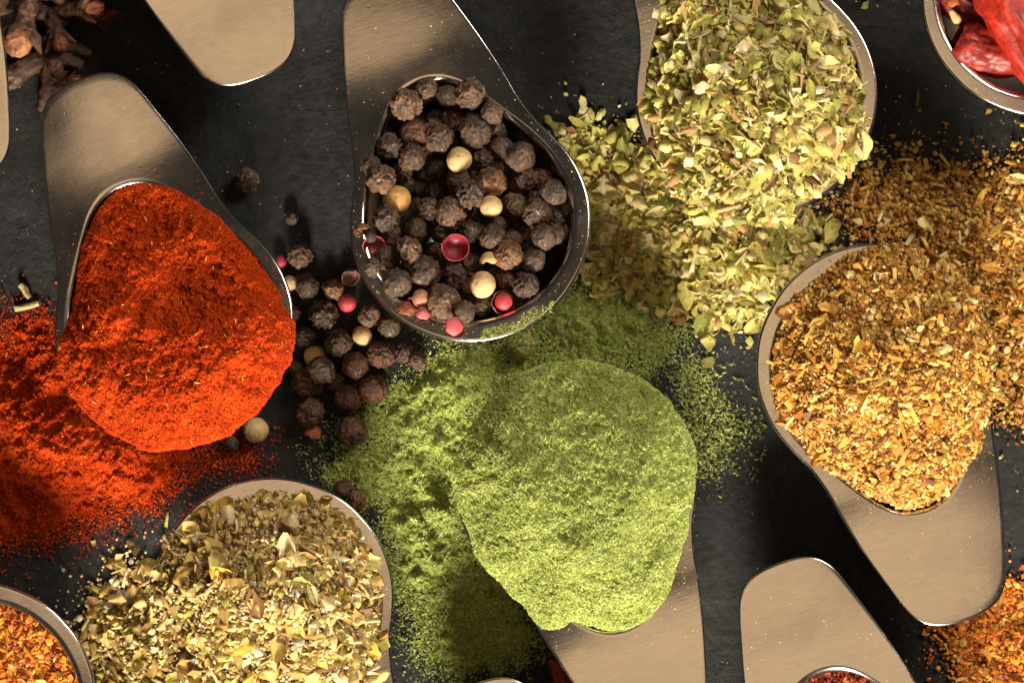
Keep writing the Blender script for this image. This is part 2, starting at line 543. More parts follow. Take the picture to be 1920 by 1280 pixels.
class Heap:
    def __init__(self, name, label, cat, poly, sp=None, base=-5.0, slope=0.75, const=20.0, blobs=(), rough=((30, 6),), fine=((9, 3.0),),
                 wob=6.0, seed=1, group=None, soft=14.0, ramps=()):
        self.sp = sp; self.seed = seed
        if sp is not None:
            self.conv = lambda p: (p[0] - 960 - sp.c[0], 640 - p[1] - sp.c[1])
            self.z0 = ZR
        else:
            self.conv = lambda p: pxg(*p)
            self.z0 = 0.0
        self.P = catmull(np.array([self.conv(p) for p in poly]), 4)
        self.base, self.slope, self.const, self.rough, self.fine, self.wob, self.soft = base, slope, const, rough, fine, wob, soft
        self.blobs = [(*self.conv((b[0], b[1])), *b[2:]) for b in blobs]      # x, y, height, sx, sy
        self.ramps = [(*self.conv((q[0], q[1])), *self.conv((q[2], q[3])), q[4]) for q in ramps]      # from, to, rise
        self.o = empty(name)
        if sp is not None:
            self.o.matrix_world = sp.tilt
        tag(self.o, label, cat, group)

    def sd(self, x, y):
        s = self.seed
        wx = self.wob * fbm(x / 38.0, y / 38.0, 3, s + 5); wy = self.wob * fbm(x / 38.0, y / 38.0, 3, s + 9)
        return sdist(x + wx, y + wy, self.P)

    def h(self, x, y, sd=None, fine=True):
        if sd is None: sd = self.sd(x, y)
        B = np.full(np.shape(x), self.const, float)
        for bx, by, hh, sx, sy in self.blobs:
            B = B + hh * np.exp(-((x - bx) / sx) ** 2 - ((y - by) / sy) ** 2)
        for x0, y0, x1, y1, hh in self.ramps:
            t = ((x - x0) * (x1 - x0) + (y - y0) * (y1 - y0)) / ((x1 - x0) ** 2 + (y1 - y0) ** 2)
            B = B + hh * np.clip(t, -0.2, 1.15)
        c = self.slope * sd
        k = self.soft
        hmin = -k * np.log(np.exp(-np.clip(c, -200, 400) / k) + np.exp(-np.clip(B, -200, 400) / k))
        z = self.base + hmin
        edge = np.clip(sd / 25.0, 0.15, 1)
        for i, (sc_, am) in enumerate(self.rough):
            z = z + am * edge * fbm(x / sc_, y / sc_, 3, self.seed + 31 * i)
        if fine:
            for i, (sc_, am) in enumerate(self.fine):
                z = z + am * edge * fbm(x / sc_, y / sc_, 3, self.seed + 77 + 31 * i, 0.6)
        return z + self.z0

    def mound(self, step, col, col2, mat, name='mound', cscale=26.0, keep=-3.0):
        P = self.P
        xs = np.arange(P[:, 0].min() - 12, P[:, 0].max() + 12, step)
        ys = np.arange(P[:, 1].min() - 12, P[:, 1].max() + 12, step)
        X, Y = np.meshgrid(xs, ys)
        X = X + step * 0.35 * vnoise(X * 3.1, Y * 2.7, 4); Y = Y + step * 0.35 * vnoise(X * 2.3, Y * 3.7, 8)
        sd = self.sd(X, Y)
        Z = self.h(X, Y, sd)
        ok = sd > keep
        Z = np.where(sd < 0, np.minimum(Z, self.z0 + self.base - 2), Z)
        idx = np.arange(X.size).reshape(X.shape)
        q = ok[:-1, :-1] & ok[:-1, 1:] & ok[1:, 1:] & ok[1:, :-1]
        F = np.stack([idx[:-1, :-1][q], idx[:-1, 1:][q], idx[1:, 1:][q], idx[1:, :-1][q]], -1)
        used = np.unique(F); mp = np.full(X.size, -1); mp[used] = np.arange(len(used))
        V = np.c_[X.ravel(), Y.ravel(), Z.ravel()][used]
        t = np.clip(0.5 + 0.6 * fbm(V[:, 0] / cscale, V[:, 1] / cscale, 4, self.seed + 3), 0, 1)[:, None]
        C = np.array(col) * (1 - t) + np.array(col2) * t
        me = np_mesh(name, V, mp[F], C, smooth=True)
        return link(name, me, mat, self.o)

    def sample(self, n, out=0.0, fall=14.0, view=True):
        """random points over the heap; out > 0 also strews some beyond its edge"""
        P = self.P
        xs, ys, ss = [], [], []
        got = 0
        m = out * 1.0
        lo = P.min(0) - m; hi = P.max(0) + m
        if self.sp is None:     # only what stands near the view
            lo = np.maximum(lo, (-1060, -740)); hi = np.minimum(hi, (1060, 740))
        for _ in range(60):
            k = max(4000, n)
            x = rng.uniform(lo[0], hi[0], k); y = rng.uniform(lo[1], hi[1], k)
            sd = self.sd(x, y)
            pr = np.where(sd > 0, 1.0, np.exp(np.clip(sd, -400, 0) / fall)) if out > 0 else (sd > 1.0).astype(float)
            ok = rng.random(k) < pr
            xs.append(x[ok]); ys.append(y[ok]); ss.append(sd[ok]); got += ok.sum()
            if got >= n: break
        x = np.concatenate(xs)[:n]; y = np.concatenate(ys)[:n]; s = np.concatenate(ss)[:n]
        if self.sp is not None and out > 0:
            a = self.sp.deg
            u_ = x * math.cos(a) + y * math.sin(a); v_ = -x * math.sin(a) + y * math.cos(a)
            ok = (np.hypot(u_, v_) < R_OUT(np.arctan2(u_, v_)) - 4) & ((s > 1) | (np.hypot(u_, v_) > R_INN(np.arctan2(u_, v_)) + 9))
            x, y, s, u_, v_ = x[ok], y[ok], s[ok], u_[ok], v_[ok]
            z = np.where(s > 1, self.h(x, y, s), ZR - 2 + plate_z(u_, v_))
            return np.c_[x, y, z], s
        z = self.h(x, y, s)
        floor = self.z0 + (1.0 if self.sp is None else 1.0)
        z = np.where(s > 0, np.maximum(z, floor if self.sp is None else -1e9), floor)
        return np.c_[x, y, z], s


# ------------------------------------------------------------------ particle shapes (unit size, about 1 long)
def rand_rot(n, flat=1.0):
    """rotation matrices: spin about z, then lean by a random angle (flat 0 = lying flat, 1 = any way up)"""
    sp = rng.uniform(0, 2 * np.pi, n)
    ax = rng.uniform(0, 2 * np.pi, n)
    le = np.abs(rng.normal(0, 1, n)) * flat
    le = np.where(rng.random(n) < 0.5, le, np.pi - le) if flat < 1.4 else rng.uniform(0, np.pi, n)
    c, s = np.cos(sp), np.sin(sp)
    Z = np.zeros((n, 3, 3)); Z[:, 0, 0] = c; Z[:, 0, 1] = -s; Z[:, 1, 0] = s; Z[:, 1, 1] = c; Z[:, 2, 2] = 1
    kx, ky = np.cos(ax), np.sin(ax)
    C, S_ = np.cos(le), np.sin(le); v = 1 - C
    A = np.zeros((n, 3, 3))
    A[:, 0, 0] = C + kx * kx * v; A[:, 0, 1] = kx * ky * v; A[:, 0, 2] = ky * S_
    A[:, 1, 0] = kx * ky * v; A[:, 1, 1] = C + ky * ky * v; A[:, 1, 2] = -kx * S_
    A[:, 2, 0] = -ky * S_; A[:, 2, 1] = kx * S_; A[:, 2, 2] = C
    return A @ Z


def tris(F):
    out = []
    for f in F:
        for i in range(1, len(f) - 1):
            out.append((f[0], f[i], f[i + 1]))
    return np.array(out)


def shape_octa(sx=1, sy=1, sz=1, jit=0.25):
    V = np.array([(1, 0, 0), (-1, 0, 0), (0, 1, 0), (0, -1, 0), (0, 0, 1), (0, 0, -1)], float) * 0.5
    V = V * (sx, sy, sz) * rng.uniform(1 - jit, 1 + jit, V.shape)
    F = np.array([(0, 2, 4), (2, 1, 4), (1, 3, 4), (3, 0, 4), (2, 0, 5), (1, 2, 5), (3, 1, 5), (0, 3, 5)])
    return V, F, np.ones(6)


def shape_chunk(sx=1, sy=1, sz=1, jit=0.28):
    V = np.array([(x, y, z) for x in (-1, 1) for y in (-1, 1) for z in (-1, 1)], float) * 0.38
    V = V * (sx, sy, sz) * rng.uniform(1 - jit, 1 + jit, V.shape) + rng.uniform(-0.1, 0.1, V.shape) * (sx, sy, sz)
    F = tris([(0, 1, 3, 2), (4, 6, 7, 5), (0, 4, 5, 1), (2, 3, 7, 6), (0, 2, 6, 4), (1, 5, 7, 3)])
    return V, F, np.ones(8)


def shape_nugget(sx=1, sy=1, sz=1, jit=0.22):
    g = (1 + 5 ** 0.5) / 2
    V = np.array([(-1, g, 0), (1, g, 0), (-1, -g, 0), (1, -g, 0), (0, -1, g), (0, 1, g), (0, -1, -g), (0, 1, -g), (g, 0, -1), (g, 0, 1), (-g, 0, -1), (-g, 0, 1)], float)
    V = V / np.linalg.norm(V[0]) * 0.5 * rng.uniform(1 - jit, 1 + jit, (12, 1)) * (sx, sy, sz)
    F = np.array([(0, 11, 5), (0, 5, 1), (0, 1, 7), (0, 7, 10), (0, 10, 11), (1, 5, 9), (5, 11, 4), (11, 10, 2), (10, 7, 6), (7, 1, 8),
                  (3, 9, 4), (3, 4, 2), (3, 2, 6), (3, 6, 8), (3, 8, 9), (4, 9, 5), (2, 4, 11), (6, 2, 10), (8, 6, 7), (9, 8, 1)])
    return V, F, rng.uniform(0.85, 1.15, 12)


def shape_leaf(w=0.55, cup=0.35, curl=0.3, cut=1.0, nl=6):
    """a curled leaf or a torn piece of one: five across, with a sunken midrib"""
    ts = np.linspace(0, cut, nl)
    V = []; C = []
    ph = rng.uniform(0, 6)
    for i, t in enumerate(ts):
        ww = w * 0.5 * (np.sin(np.pi * (0.06 + 0.9 * t)) ** 0.75)
        for j, q in enumerate((-1, -0.5, 0, 0.5, 1)):
            x = (t - cut / 2) + 0.05 * rng.normal() * (abs(q) > 0.6)
            y = ww * q * (1 + 0.16 * rng.normal() * (abs(q) > 0.6))
            z = cup * w * 0.5 * q * q - (0.045 if q == 0 else 0) + curl * (t - cut / 2) ** 2 + 0.03 * np.sin(7 * t + ph + 3 * q)
            V.append((x, y, z)); C.append(1.15 if q == 0 else (1.0 if abs(q) < 0.6 else 0.92))
    F = []
    for i in range(nl - 1):
        for j in range(4):
            a = i * 5 + j
            F.append((a, a + 1, a + 6, a + 5))
    return np.array(V), tris(F), np.array(C)


def shape_flake(n=7, cup=0.25, asp=0.75):
    """a torn angular scrap, slightly dished"""
    a = np.sort(rng.uniform(0, 2 * np.pi, n) * 0.35 + np.linspace(0, 2 * np.pi, n, endpoint=False))
    r = rng.uniform(0.32, 0.56, n)
    k1, k2 = rng.uniform(-1, 1, 2) * cup
    def pt(rr, aa):
        x = rr * np.cos(aa); y = rr * np.sin(aa) * asp
        return (x, y, k1 * (x * x) * 2.2 + k2 * (y * y) * 2.2 + 0.12 * x * y)
    V = [pt(0, 0)] + [pt(r[i] * 0.55, a[i]) for i in range(n)] + [pt(r[i], a[i]) for i in range(n)]
    F = []
    for i in range(n):
        j = (i + 1) % n
        F.append((0, 1 + i, 1 + j)); F.append((1 + i, 1 + n + i, 1 + n + j, 1 + j))
    return np.array(V), tris(F), np.r_[1.05, np.ones(n), np.full(n, 0.93)]


def shape_stem(rad=0.09, bend=0.06, sides=6, nl=4):
    V = []; F = []
    ph = rng.uniform(0, 6)
    for i in range(nl):
        t = i / (nl - 1)
        for k in range(sides):
            an = 2 * np.pi * k / sides
            rr = rad * (1 + 0.12 * rng.normal())
            V.append((t - 0.5, rr * np.cos(an) + bend * np.sin(3 * t + ph), rr * np.sin(an) + bend * np.cos(2 * t + ph)))
    for i in range(nl - 1):
        for k in range(sides):
            a = i * sides + k; b_ = i * sides + (k + 1) % sides
            F.append((a, b_, b_ + sides, a + sides))
    F.append(tuple(range(sides))[::-1]); F.append(tuple(range((nl - 1) * sides, nl * sides)))
    return np.array(V), tris(F), np.ones(len(V)) * rng.uniform(0.9, 1.1)


def shape_cup(n=7, m=4, depth=0.75):
    """an empty bud or bract: a half-open shell"""
    V = [(0, 0, -0.5 * depth)]; F = []
    for i in range(1, m + 1):
        t = i / m
        for k in range(n):
            an = 2 * np.pi * k / n
            r = 0.42 * np.sin(t * 1.75) * (1 + 0.10 * rng.normal())
            V.append((r * np.cos(an) * 1.25, r * np.sin(an) * 0.85, -0.5 * depth * np.cos(t * 1.75) + (0.12 * rng.normal() if i == m else 0)))
    for k in range(n):
        F.append((0, 1 + (k + 1) % n, 1 + k))
    for i in range(m - 1):
        for k in range(n):
            a = 1 + i * n + k; b_ = 1 + i * n + (k + 1) % n
            F.append((a, b_, b_ + n, a + n))
    return np.array(V), tris(F), np.r_[0.85, np.repeat(np.linspace(0.9, 1.06, m), n)]


def shape_fibre(rad=0.10):
    b_ = rng.uniform(-0.12, 0.12)
    V = np.array([(-0.5, 0, 0), (0, rad, b_), (0, -rad * 0.6, b_ + rad * 0.8), (0, -rad * 0.6, b_ - rad * 0.8), (0.5, b_, 0)])
    F = np.array([(0, 1, 2), (0, 2, 3), (0, 3, 1), (4, 2, 1), (4, 3, 2), (4, 1, 3)])
    return V, F, np.ones(5)


def pick_colors(pal, n, jit=0.16):
    cols = np.array([p[0] for p in pal]); wts = np.array([p[1] for p in pal], float); wts /= wts.sum()
    c = cols[rng.choice(len(cols), n, p=wts)]
    return np.clip(c * rng.uniform(1 - jit, 1 + jit, (n, 1)) * rng.uniform(0.95, 1.05, (n, 3)), 0.003, 0.9)


def join_particles(name, protos, pid, pos, R, sz, col, mat, parent, smooth=False):
    Vs, Fs, Cs = [], [], []
    off = 0
    for k, (V, F, c) in enumerate(protos):
        m = np.where(pid == k)[0]
        if len(m) == 0: continue
        W = np.einsum('nij,vj->nvi', R[m], V) * sz[m][:, None, None] + pos[m][:, None, :]
        nv = len(V)
        Vs.append(W.reshape(-1, 3))
        Fs.append((F[None] + (np.arange(len(m)) * nv)[:, None, None]).reshape(-1, 3) + off)
        Cs.append((col[m][:, None, :] * c[None, :, None]).reshape(-1, 3))
        off += nv * len(m)
    me = np_mesh(name, np.concatenate(Vs), np.concatenate(Fs), np.concatenate(Cs), smooth=smooth)
    o = link(name, me, mat, parent, (1, 1, 1))
    tag(o, kind='stuff')
    return o


def proto_meshes(name, protos, mat, smooth):
    out = []
    for V, F, c in protos:
        me = np_mesh(name, np.asarray(V) / U, F, np.repeat(np.asarray(c)[:, None], 3, 1), smooth=smooth)   # stays unit size
        me.materials.append(mat)
        out.append(me)
    return out


def strew(heap, layers, n_single=300, single_name='flake', rest_name='small_flakes', mat=None, smooth=True, mats=None):
    """layers: list of dicts(protos, n, size=(lo, hi), flat, pal, out, fall, lift). The largest n_single become objects, the rest one mass."""
    rows = []
    protos = []
    for L in layers:
        p, sd = heap.sample(L['n'], L.get('out', 0), L.get('fall', 14.0))
        n = len(p)
        if n == 0: continue
        k = len(protos); protos += L['protos']
        pid = rng.integers(0, len(L['protos']), n) + k
        lo, hi = L['size']
        sz = lo + (hi - lo) * rng.random(n) ** L.get('pow', 1.6)
        R = rand_rot(n, L.get('flat', 0.45))
        out = sd < 0
        p[:, 2] += np.where(out, sz * 0.12, sz * L.get('lift', 0.12))
        c = pick_colors(L['pal'], n, L.get('jit', 0.16))
        rows.append((pid, p, R, sz, c, np.full(n, bool(L.get('solo', True)))))
    pid = np.concatenate([r[0] for r in rows]); pos = np.concatenate([r[1] for r in rows]); R = np.concatenate([r[2] for r in rows])
    sz = np.concatenate([r[3] for r in rows]); col = np.concatenate([r[4] for r in rows]); solo = np.concatenate([r[5] for r in rows])
    # is it in the picture?
    if heap.sp is not None:
        wx, wy = pos[:, 0] + heap.sp.c[0], pos[:, 1] + heap.sp.c[1]
    else:
        wx, wy = pos[:, 0] / 1.041, pos[:, 1] / 1.041
    inview = (np.abs(wx) < 965) & (np.abs(wy) < 645)
    score = np.where(inview & solo, sz, -1)
    order = np.argsort(-score)
    big = [i for i in order[:n_single] if score[i] > 0]
    if n_single:
        pm = proto_meshes(single_name, protos, mat, smooth)
        for i in big:
            o = bpy.data.objects.new(single_name, pm[pid[i]])
            COL.objects.link(o)
            o.parent = heap.o
            m3 = Matrix([list(r) for r in R[i]]).to_4x4()
            o.location = Vector(pos[i]) * U
            o.rotation_euler = m3.to_euler()
            o.scale = (sz[i] * U,) * 3
            o.color = (*[float(v) for v in col[i]], 1)
    rest = np.ones(len(sz), bool); rest[big] = False
    if rest.any():
        join_particles(rest_name, protos, pid[rest], pos[rest], R[rest], sz[rest], col[rest], mat, heap.o, smooth)


LEAVES = [shape_leaf(rng.uniform(0.4, 0.7), rng.uniform(0.1, 0.7), rng.uniform(-0.5, 0.5), rng.choice([1.0, 0.7, 0.55])) for _ in range(10)]
FLAKES = [shape_flake(int(rng.integers(5, 9)), rng.uniform(0.1, 0.6), rng.uniform(0.5, 0.95)) for _ in range(14)]
STEMS = [shape_stem(rng.uniform(0.05, 0.11), rng.uniform(0, 0.05)) for _ in range(6)]
CUPS = [shape_cup(8, 4, rng.uniform(0.6, 0.95)) for _ in range(4)]
CHUNKS = [shape_nugget(1, rng.uniform(0.6, 1), rng.uniform(0.45, 0.9)) for _ in range(16)]
SLIVERS = [shape_chunk(1.25, rng.uniform(0.2, 0.34), rng.uniform(0.12, 0.25)) for _ in range(6)]
OCTAS = [shape_octa(1, rng.uniform(0.7, 1), rng.uniform(0.6, 1)) for _ in range(8)]
FIBRES = [shape_fibre(rng.uniform(0.08, 0.15)) for _ in range(6)]

# ---------------- palettes (albedo)
PAL_PAPRIKA = [((0.42, 0.036, 0.004), 5), ((0.54, 0.074, 0.005), 3.5), ((0.27, 0.017, 0.004), 2.6), ((0.62, 0.16, 0.02), 0.5), ((0.18, 0.012, 0.006), 0.8)]
PAL_GREEN = [((0.305, 0.37, 0.09), 5), ((0.41, 0.455, 0.155), 3.5), ((0.21, 0.275, 0.05), 3), ((0.56, 0.55, 0.26), 0.9), ((0.14, 0.18, 0.03), 1.0)]
PAL_OREG = [((0.58, 0.51, 0.145), 5), ((0.44, 0.41, 0.095), 4), ((0.70, 0.61, 0.25), 4.5), ((0.26, 0.26, 0.06), 2), ((0.44, 0.27, 0.10), 1.5), ((0.74, 0.63, 0.36), 1.6), ((0.22, 0.12, 0.05), 0.6)]
PAL_STEM = [((0.64, 0.47, 0.22), 4), ((0.48, 0.28, 0.11), 2), ((0.74, 0.64, 0.40), 2)]
PAL_GOLD = [((0.52, 0.265, 0.040), 5), ((0.64, 0.41, 0.085), 4), ((0.34, 0.135, 0.018), 4), ((0.76, 0.60, 0.25), 2.2), ((0.17, 0.055, 0.010), 2.2), ((0.48, 0.18, 0.016), 1.2)]
PAL_HERB = [((0.54, 0.40, 0.12), 5), ((0.38, 0.24, 0.065), 4), ((0.68, 0.54, 0.22), 4.5), ((0.22, 0.125, 0.045), 2.4), ((0.74, 0.63, 0.36), 2.4), ((0.38, 0.33, 0.08), 1.3), ((0.66, 0.40, 0.05), 0.4)]
PAL_GRIT = [((0.66, 0.53, 0.24), 4), ((0.76, 0.66, 0.40), 3), ((0.50, 0.37, 0.13), 3), ((0.30, 0.19, 0.06), 1.5), ((0.80, 0.77, 0.70), 1.2)]
PAL_ORANGE = [((0.60, 0.17, 0.012), 5), ((0.66, 0.28, 0.025), 4), ((0.36, 0.07, 0.008), 3), ((0.70, 0.42, 0.09), 1.2), ((0.20, 0.032, 0.006), 1.5)]
PAL_RED = [((0.32, 0.035, 0.012), 5), ((0.46, 0.09, 0.015), 3), ((0.18, 0.015, 0.008), 3), ((0.62, 0.36, 0.07), 1.6)]
PAL_SALT = [((0.80, 0.76, 0.66), 1)]

# ---------------- paprika
hp = Heap('paprika_heap', 'heap of fine red paprika powder brimming over its spoon', 'powder',
          [(268, 338), (300, 342), (345, 363), (395, 400), (445, 447), (488, 498), (512, 536), (526, 562), (540, 588), (549, 608), (553, 630), (545, 680), (523, 730),
           (492, 770), (452, 805), (400, 829), (340, 841), (280, 842), (225, 824), (180, 790), (140, 748), (115, 692), (104, 660), (104, 634), (116, 610),
           (129, 580), (133, 555), (139, 500), (150, 440), (170, 390), (200, 357), (235, 340)],
          SP['paprika'], base=-1, soft=6, slope=0.92, const=4, ramps=[(262, 350, 340, 780, 74)], blobs=[(430, 690, 12, 90, 90), (210, 600, 10, 60, 60), (300, 560, -8, 70, 50)],
          rough=((90, 9), (34, 5), (17, 3.2)), fine=((9, 2.8), (5, 1.5)), wob=4, seed=11)
hp.mound(2.3, (0.34, 0.026, 0.004), (0.48, 0.052, 0.005), M['powder'], 'powder_body')
strew(hp, [dict(protos=OCTAS, n=52000, size=(1.5, 5.2), flat=1.5, pal=PAL_PAPRIKA, lift=0.1, pow=2.4, jit=0.25),
           dict(protos=OCTAS, n=7000, size=(1.4, 4.5), flat=1.5, pal=PAL_PAPRIKA, out=60, fall=9, pow=2.2),
           dict(protos=FIBRES, n=160, size=(7, 16), flat=0.5, pal=[((0.66, 0.30, 0.06), 1), ((0.6, 0.2, 0.03), 1)], lift=0.2)],
      0, rest_name='powder_grains', mat=M['powder'], smooth=False)
hps = Heap('paprika_spill', 'drift of red paprika powder spilled on the slate beside its spoon', 'powder',
           [(-90, 600), (-20, 600), (40, 596), (100, 600), (170, 640), (230, 720), (300, 800), (390, 835), (470, 842), (455, 866), (390, 886), (335, 908), (270, 948),
            (205, 982), (140, 1000), (60, 1006), (-90, 1012)],
           None, base=-2, slope=0.38, const=10, blobs=[(150, 850, 60, 140, 70), (30, 780, 34, 90, 120), (30, 930, 18, 120, 50)],
           rough=((80, 11), (30, 7), (17, 4.5)), fine=((11, 3.2), (5.5, 1.5)), wob=14, seed=21)
hps.mound(3.0, (0.33, 0.026, 0.005), (0.48, 0.055, 0.006), M['powder'], 'powder_body')
strew(hps, [dict(protos=OCTAS, n=32000, size=(1.8, 6.5), flat=1.5, pal=PAL_PAPRIKA, out=120, fall=17, lift=0.1, pow=2.4, jit=0.25)],
      0, rest_name='powder_grains', mat=M['powder'], smooth=False)

# ---------------- green powder
hg = Heap('green_powder_heap', 'mound of fine bright green leaf powder covering its spoon', 'powder',
          [(1080, 677), (1140, 681), (1200, 708), (1250, 748), (1285, 800), (1303, 860), (1304, 905), (1296, 960), (1284, 1020), (1268, 1080), (1247, 1130),
           (1215, 1164), (1180, 1180), (1140, 1184), (1100, 1173), (1076, 1166), (1056, 1178), (1022, 1182), (1000, 1163), (960, 1118), (912, 1070), (882, 1015),
           (856, 937), (850, 880), (869, 818), (899, 769), (930, 738), (960, 712), (1015, 688)],
          SP['green'], base=-1, soft=6, slope=0.92, const=12, ramps=[(1085, 690, 1070, 980, 108), (1070, 965, 1055, 1165, -66)], blobs=[(1010, 1030, 18, 100, 70), (1215, 950, 12, 70, 110), (1160, 1165, -62, 110, 44)],
          rough=((110, 11), (45, 5.5), (17, 2.4)), fine=((10, 2.2), (5, 1.4)), wob=4, seed=31)
hg.mound(2.4, (0.225, 0.28, 0.06), (0.365, 0.415, 0.125), M['powder'], 'powder_body')
strew(hg, [dict(protos=FIBRES, n=48000, size=(3.5, 11), flat=0.75, pal=PAL_GREEN, lift=0.12, pow=1.8, jit=0.25),
           dict(protos=FIBRES, n=3500, size=(2, 7), flat=0.4, pal=PAL_GREEN, out=70, fall=12, pow=2.4),
           dict(protos=OCTAS, n=14000, size=(2.2, 6), flat=1.5, pal=PAL_GREEN, lift=0.1, pow=2)],
      0, rest_name='powder_fibres', mat=M['powder'], smooth=False)
hgs = Heap('green_powder_spill', 'winding drift of fine green powder spilled on the slate', 'powder',
           [(1010, 590), (1060, 562), (1130, 545), (1200, 562), (1248, 592), (1262, 640), (1225, 672), (1190, 690), (1130, 720), (1000, 740),
            (920, 800), (880, 870), (880, 960), (920, 1060), (985, 1140), (1004, 1195), (965, 1235), (885, 1262), (822, 1258), (792, 1200), (775, 1140), (742, 1092),
            (738, 1010), (700, 935), (645, 905), (632, 855), (680, 800), (722, 742), (780, 705), (850, 655), (930, 645)],
           None, base=-2, slope=0.35, const=10, blobs=[(760, 830, 26, 80, 90), (800, 1000, 24, 70, 110), (1150, 610, 18, 80, 40), (890, 1170, 24, 70, 60), (860, 700, 16, 70, 40)],
           rough=((70, 14), (30, 9), (17, 5)), fine=((11, 3.2), (6, 1.6)), wob=18, seed=41)
hgs.mound(3.2, (0.165, 0.22, 0.038), (0.295, 0.345, 0.085), M['powder'], 'powder_body')
strew(hgs, [dict(protos=FIBRES, n=40000, size=(4, 12), flat=0.7, pal=PAL_GREEN, out=130, fall=17, lift=0.12, pow=1.8, jit=0.25),
            dict(protos=OCTAS, n=14000, size=(2.2, 6), flat=1.5, pal=PAL_GREEN, out=80, fall=20, lift=0.1, pow=2)],
      0, rest_name='powder_fibres', mat=M['powder'], smooth=False)
for (lab, poly, sd_) in (('thin dusting of green powder strewn beyond the right edge of green mound', [(1290, 690), (1330, 700), (1345, 760), (1380, 800), (1350, 850), (1320, 880), (1290, 800)], 45),
                         ('trace of green powder on the front rim of the peppercorn spoon', None, 47)):
    if poly:
        hh = Heap('green_powder_dusting', lab, 'powder', poly, None, base=-9, slope=0.25, const=9, rough=((26, 6),), fine=((10, 2),), wob=22, seed=sd_)
        strew(hh, [dict(protos=FIBRES, n=2600, size=(4, 12), flat=0.3, pal=PAL_GREEN, out=60, fall=24, pow=1.8)], 0, rest_name='powder_fibres', mat=M['powder'], smooth=False)
    else:
        hh = Heap('green_powder_dusting', lab, 'powder', [(905, 622), (950, 608), (1000, 582), (1035, 568), (1030, 590), (985, 615), (930, 640), (908, 642)], SP['pepper'],
                  base=0, slope=0.0, const=2, rough=(), fine=(), wob=7, seed=sd_, soft=0.5)
        strew(hh, [dict(protos=FIBRES, n=420, size=(3, 9), flat=0.4, pal=PAL_GREEN, pow=1.6)], 0, rest_name='powder_fibres', mat=M['powder'], smooth=False)

# ---------------- oregano
ho = Heap('oregano_heap', 'heap of pale green dried oregano flakes overflowing its spoon', 'herbs',
          [(1340, -100), (1295, -70), (1246, 0), (1236, 60), (1226, 130), (1212, 192), (1216, 260), (1238, 310), (1256, 356), (1290, 392), (1332, 420), (1380, 434),
           (1430, 426), (1478, 414), (1486, 396), (1532, 356), (1582, 320), (1620, 283), (1622, 220), (1616, 170), (1604, 125), (1588, 80), (1566, 38), (1536, 0), (1490, -40), (1420, -86)],
          SP['oregano'], base=-4, soft=7, slope=0.95, const=16, ramps=[(1400, -40, 1420, 230, 84), (1420, 220, 1430, 430, -52)], blobs=[(1420, 200, 14, 140, 100)], rough=((50, 9),), fine=((16, 4),), wob=5, seed=51)
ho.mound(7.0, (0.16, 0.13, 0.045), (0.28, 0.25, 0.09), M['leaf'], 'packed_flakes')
strew(ho, [dict(protos=FLAKES, n=2300, size=(13, 38), flat=0.5, pal=PAL_OREG, lift=0.12),
           dict(protos=LEAVES, n=420, size=(26, 58), flat=0.45, pal=PAL_OREG, lift=0.14),
           dict(protos=CUPS, n=170, size=(20, 38), flat=0.9, pal=PAL_OREG, lift=0.15),
           dict(protos=STEMS, n=200, size=(24, 60), flat=0.3, pal=PAL_STEM, lift=0.12),
           dict(protos=FLAKES, n=1700, size=(5, 13), flat=0.8, pal=PAL_OREG, lift=0.4, solo=False)],
      300, 'oregano_flake', 'small_flakes', M['leaf'])
hos = Heap('oregano_spill', 'drift of oregano flakes spilled on slate beside the peppercorn spoon', 'herbs',
           [(1062, 262), (1110, 250), (1190, 265), (1300, 300), (1500, 400), (1525, 432), (1515, 470), (1468, 520), (1428, 575), (1385, 600), (1335, 612), (1282, 588), (1232, 560),
            (1150, 545), (1108, 500), (1100, 400), (1082, 320)],
           None, base=-4, slope=0.4, const=16, blobs=[(1330, 500, 26, 120, 70), (1180, 400, 14, 60, 100)], rough=((55, 14),), fine=((18, 4),), wob=14, seed=61)
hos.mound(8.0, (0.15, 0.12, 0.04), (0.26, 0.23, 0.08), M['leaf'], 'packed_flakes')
strew(hos, [dict(protos=FLAKES, n=1900, size=(13, 40), flat=0.5, pal=PAL_OREG, out=90, fall=16, lift=0.12),
            dict(protos=LEAVES, n=330, size=(26, 58), flat=0.45, pal=PAL_OREG, out=60, fall=12, lift=0.14),
            dict(protos=CUPS, n=110, size=(20, 38), flat=0.9, pal=PAL_OREG, out=60, fall=12, lift=0.15),
            dict(protos=STEMS, n=90, size=(24, 56), flat=0.3, pal=PAL_STEM, out=60, fall=12, lift=0.12),
            dict(protos=FLAKES, n=1500, size=(4, 13), flat=0.8, pal=PAL_OREG, out=110, fall=28, lift=0.4, solo=False)],
      300, 'oregano_flake', 'small_flakes', M['leaf'])

# ---------------- golden coarse spice
GOLD_L = lambda n, out, fall, pal: [
    dict(protos=CHUNKS, n=int(11500 * n), size=(4, 12.5), flat=1.5, pal=pal, out=out, fall=fall, lift=0.22, pow=1.7),
    dict(protos=CHUNKS, n=int(800 * n), size=(10, 22), flat=1.5, pal=pal, out=out * 0.6, fall=fall * 0.7, lift=0.2, pow=2.2),
    dict(protos=SLIVERS, n=int(420 * n), size=(12, 34), flat=0.45, pal=pal, out=out, fall=fall, lift=0.2),
    dict(protos=FLAKES, n=int(700 * n), size=(10, 26), flat=0.6, pal=pal, out=out, fall=fall, lift=0.2),
    dict(protos=LEAVES, n=int(60 * n), size=(24, 54), flat=0.5, pal=pal, lift=0.2),
    dict(protos=OCTAS, n=int(5000 * n), size=(2, 6), flat=1.5, pal=pal, out=out * 1.3, fall=fall * 1.5, lift=0.3, solo=False)]
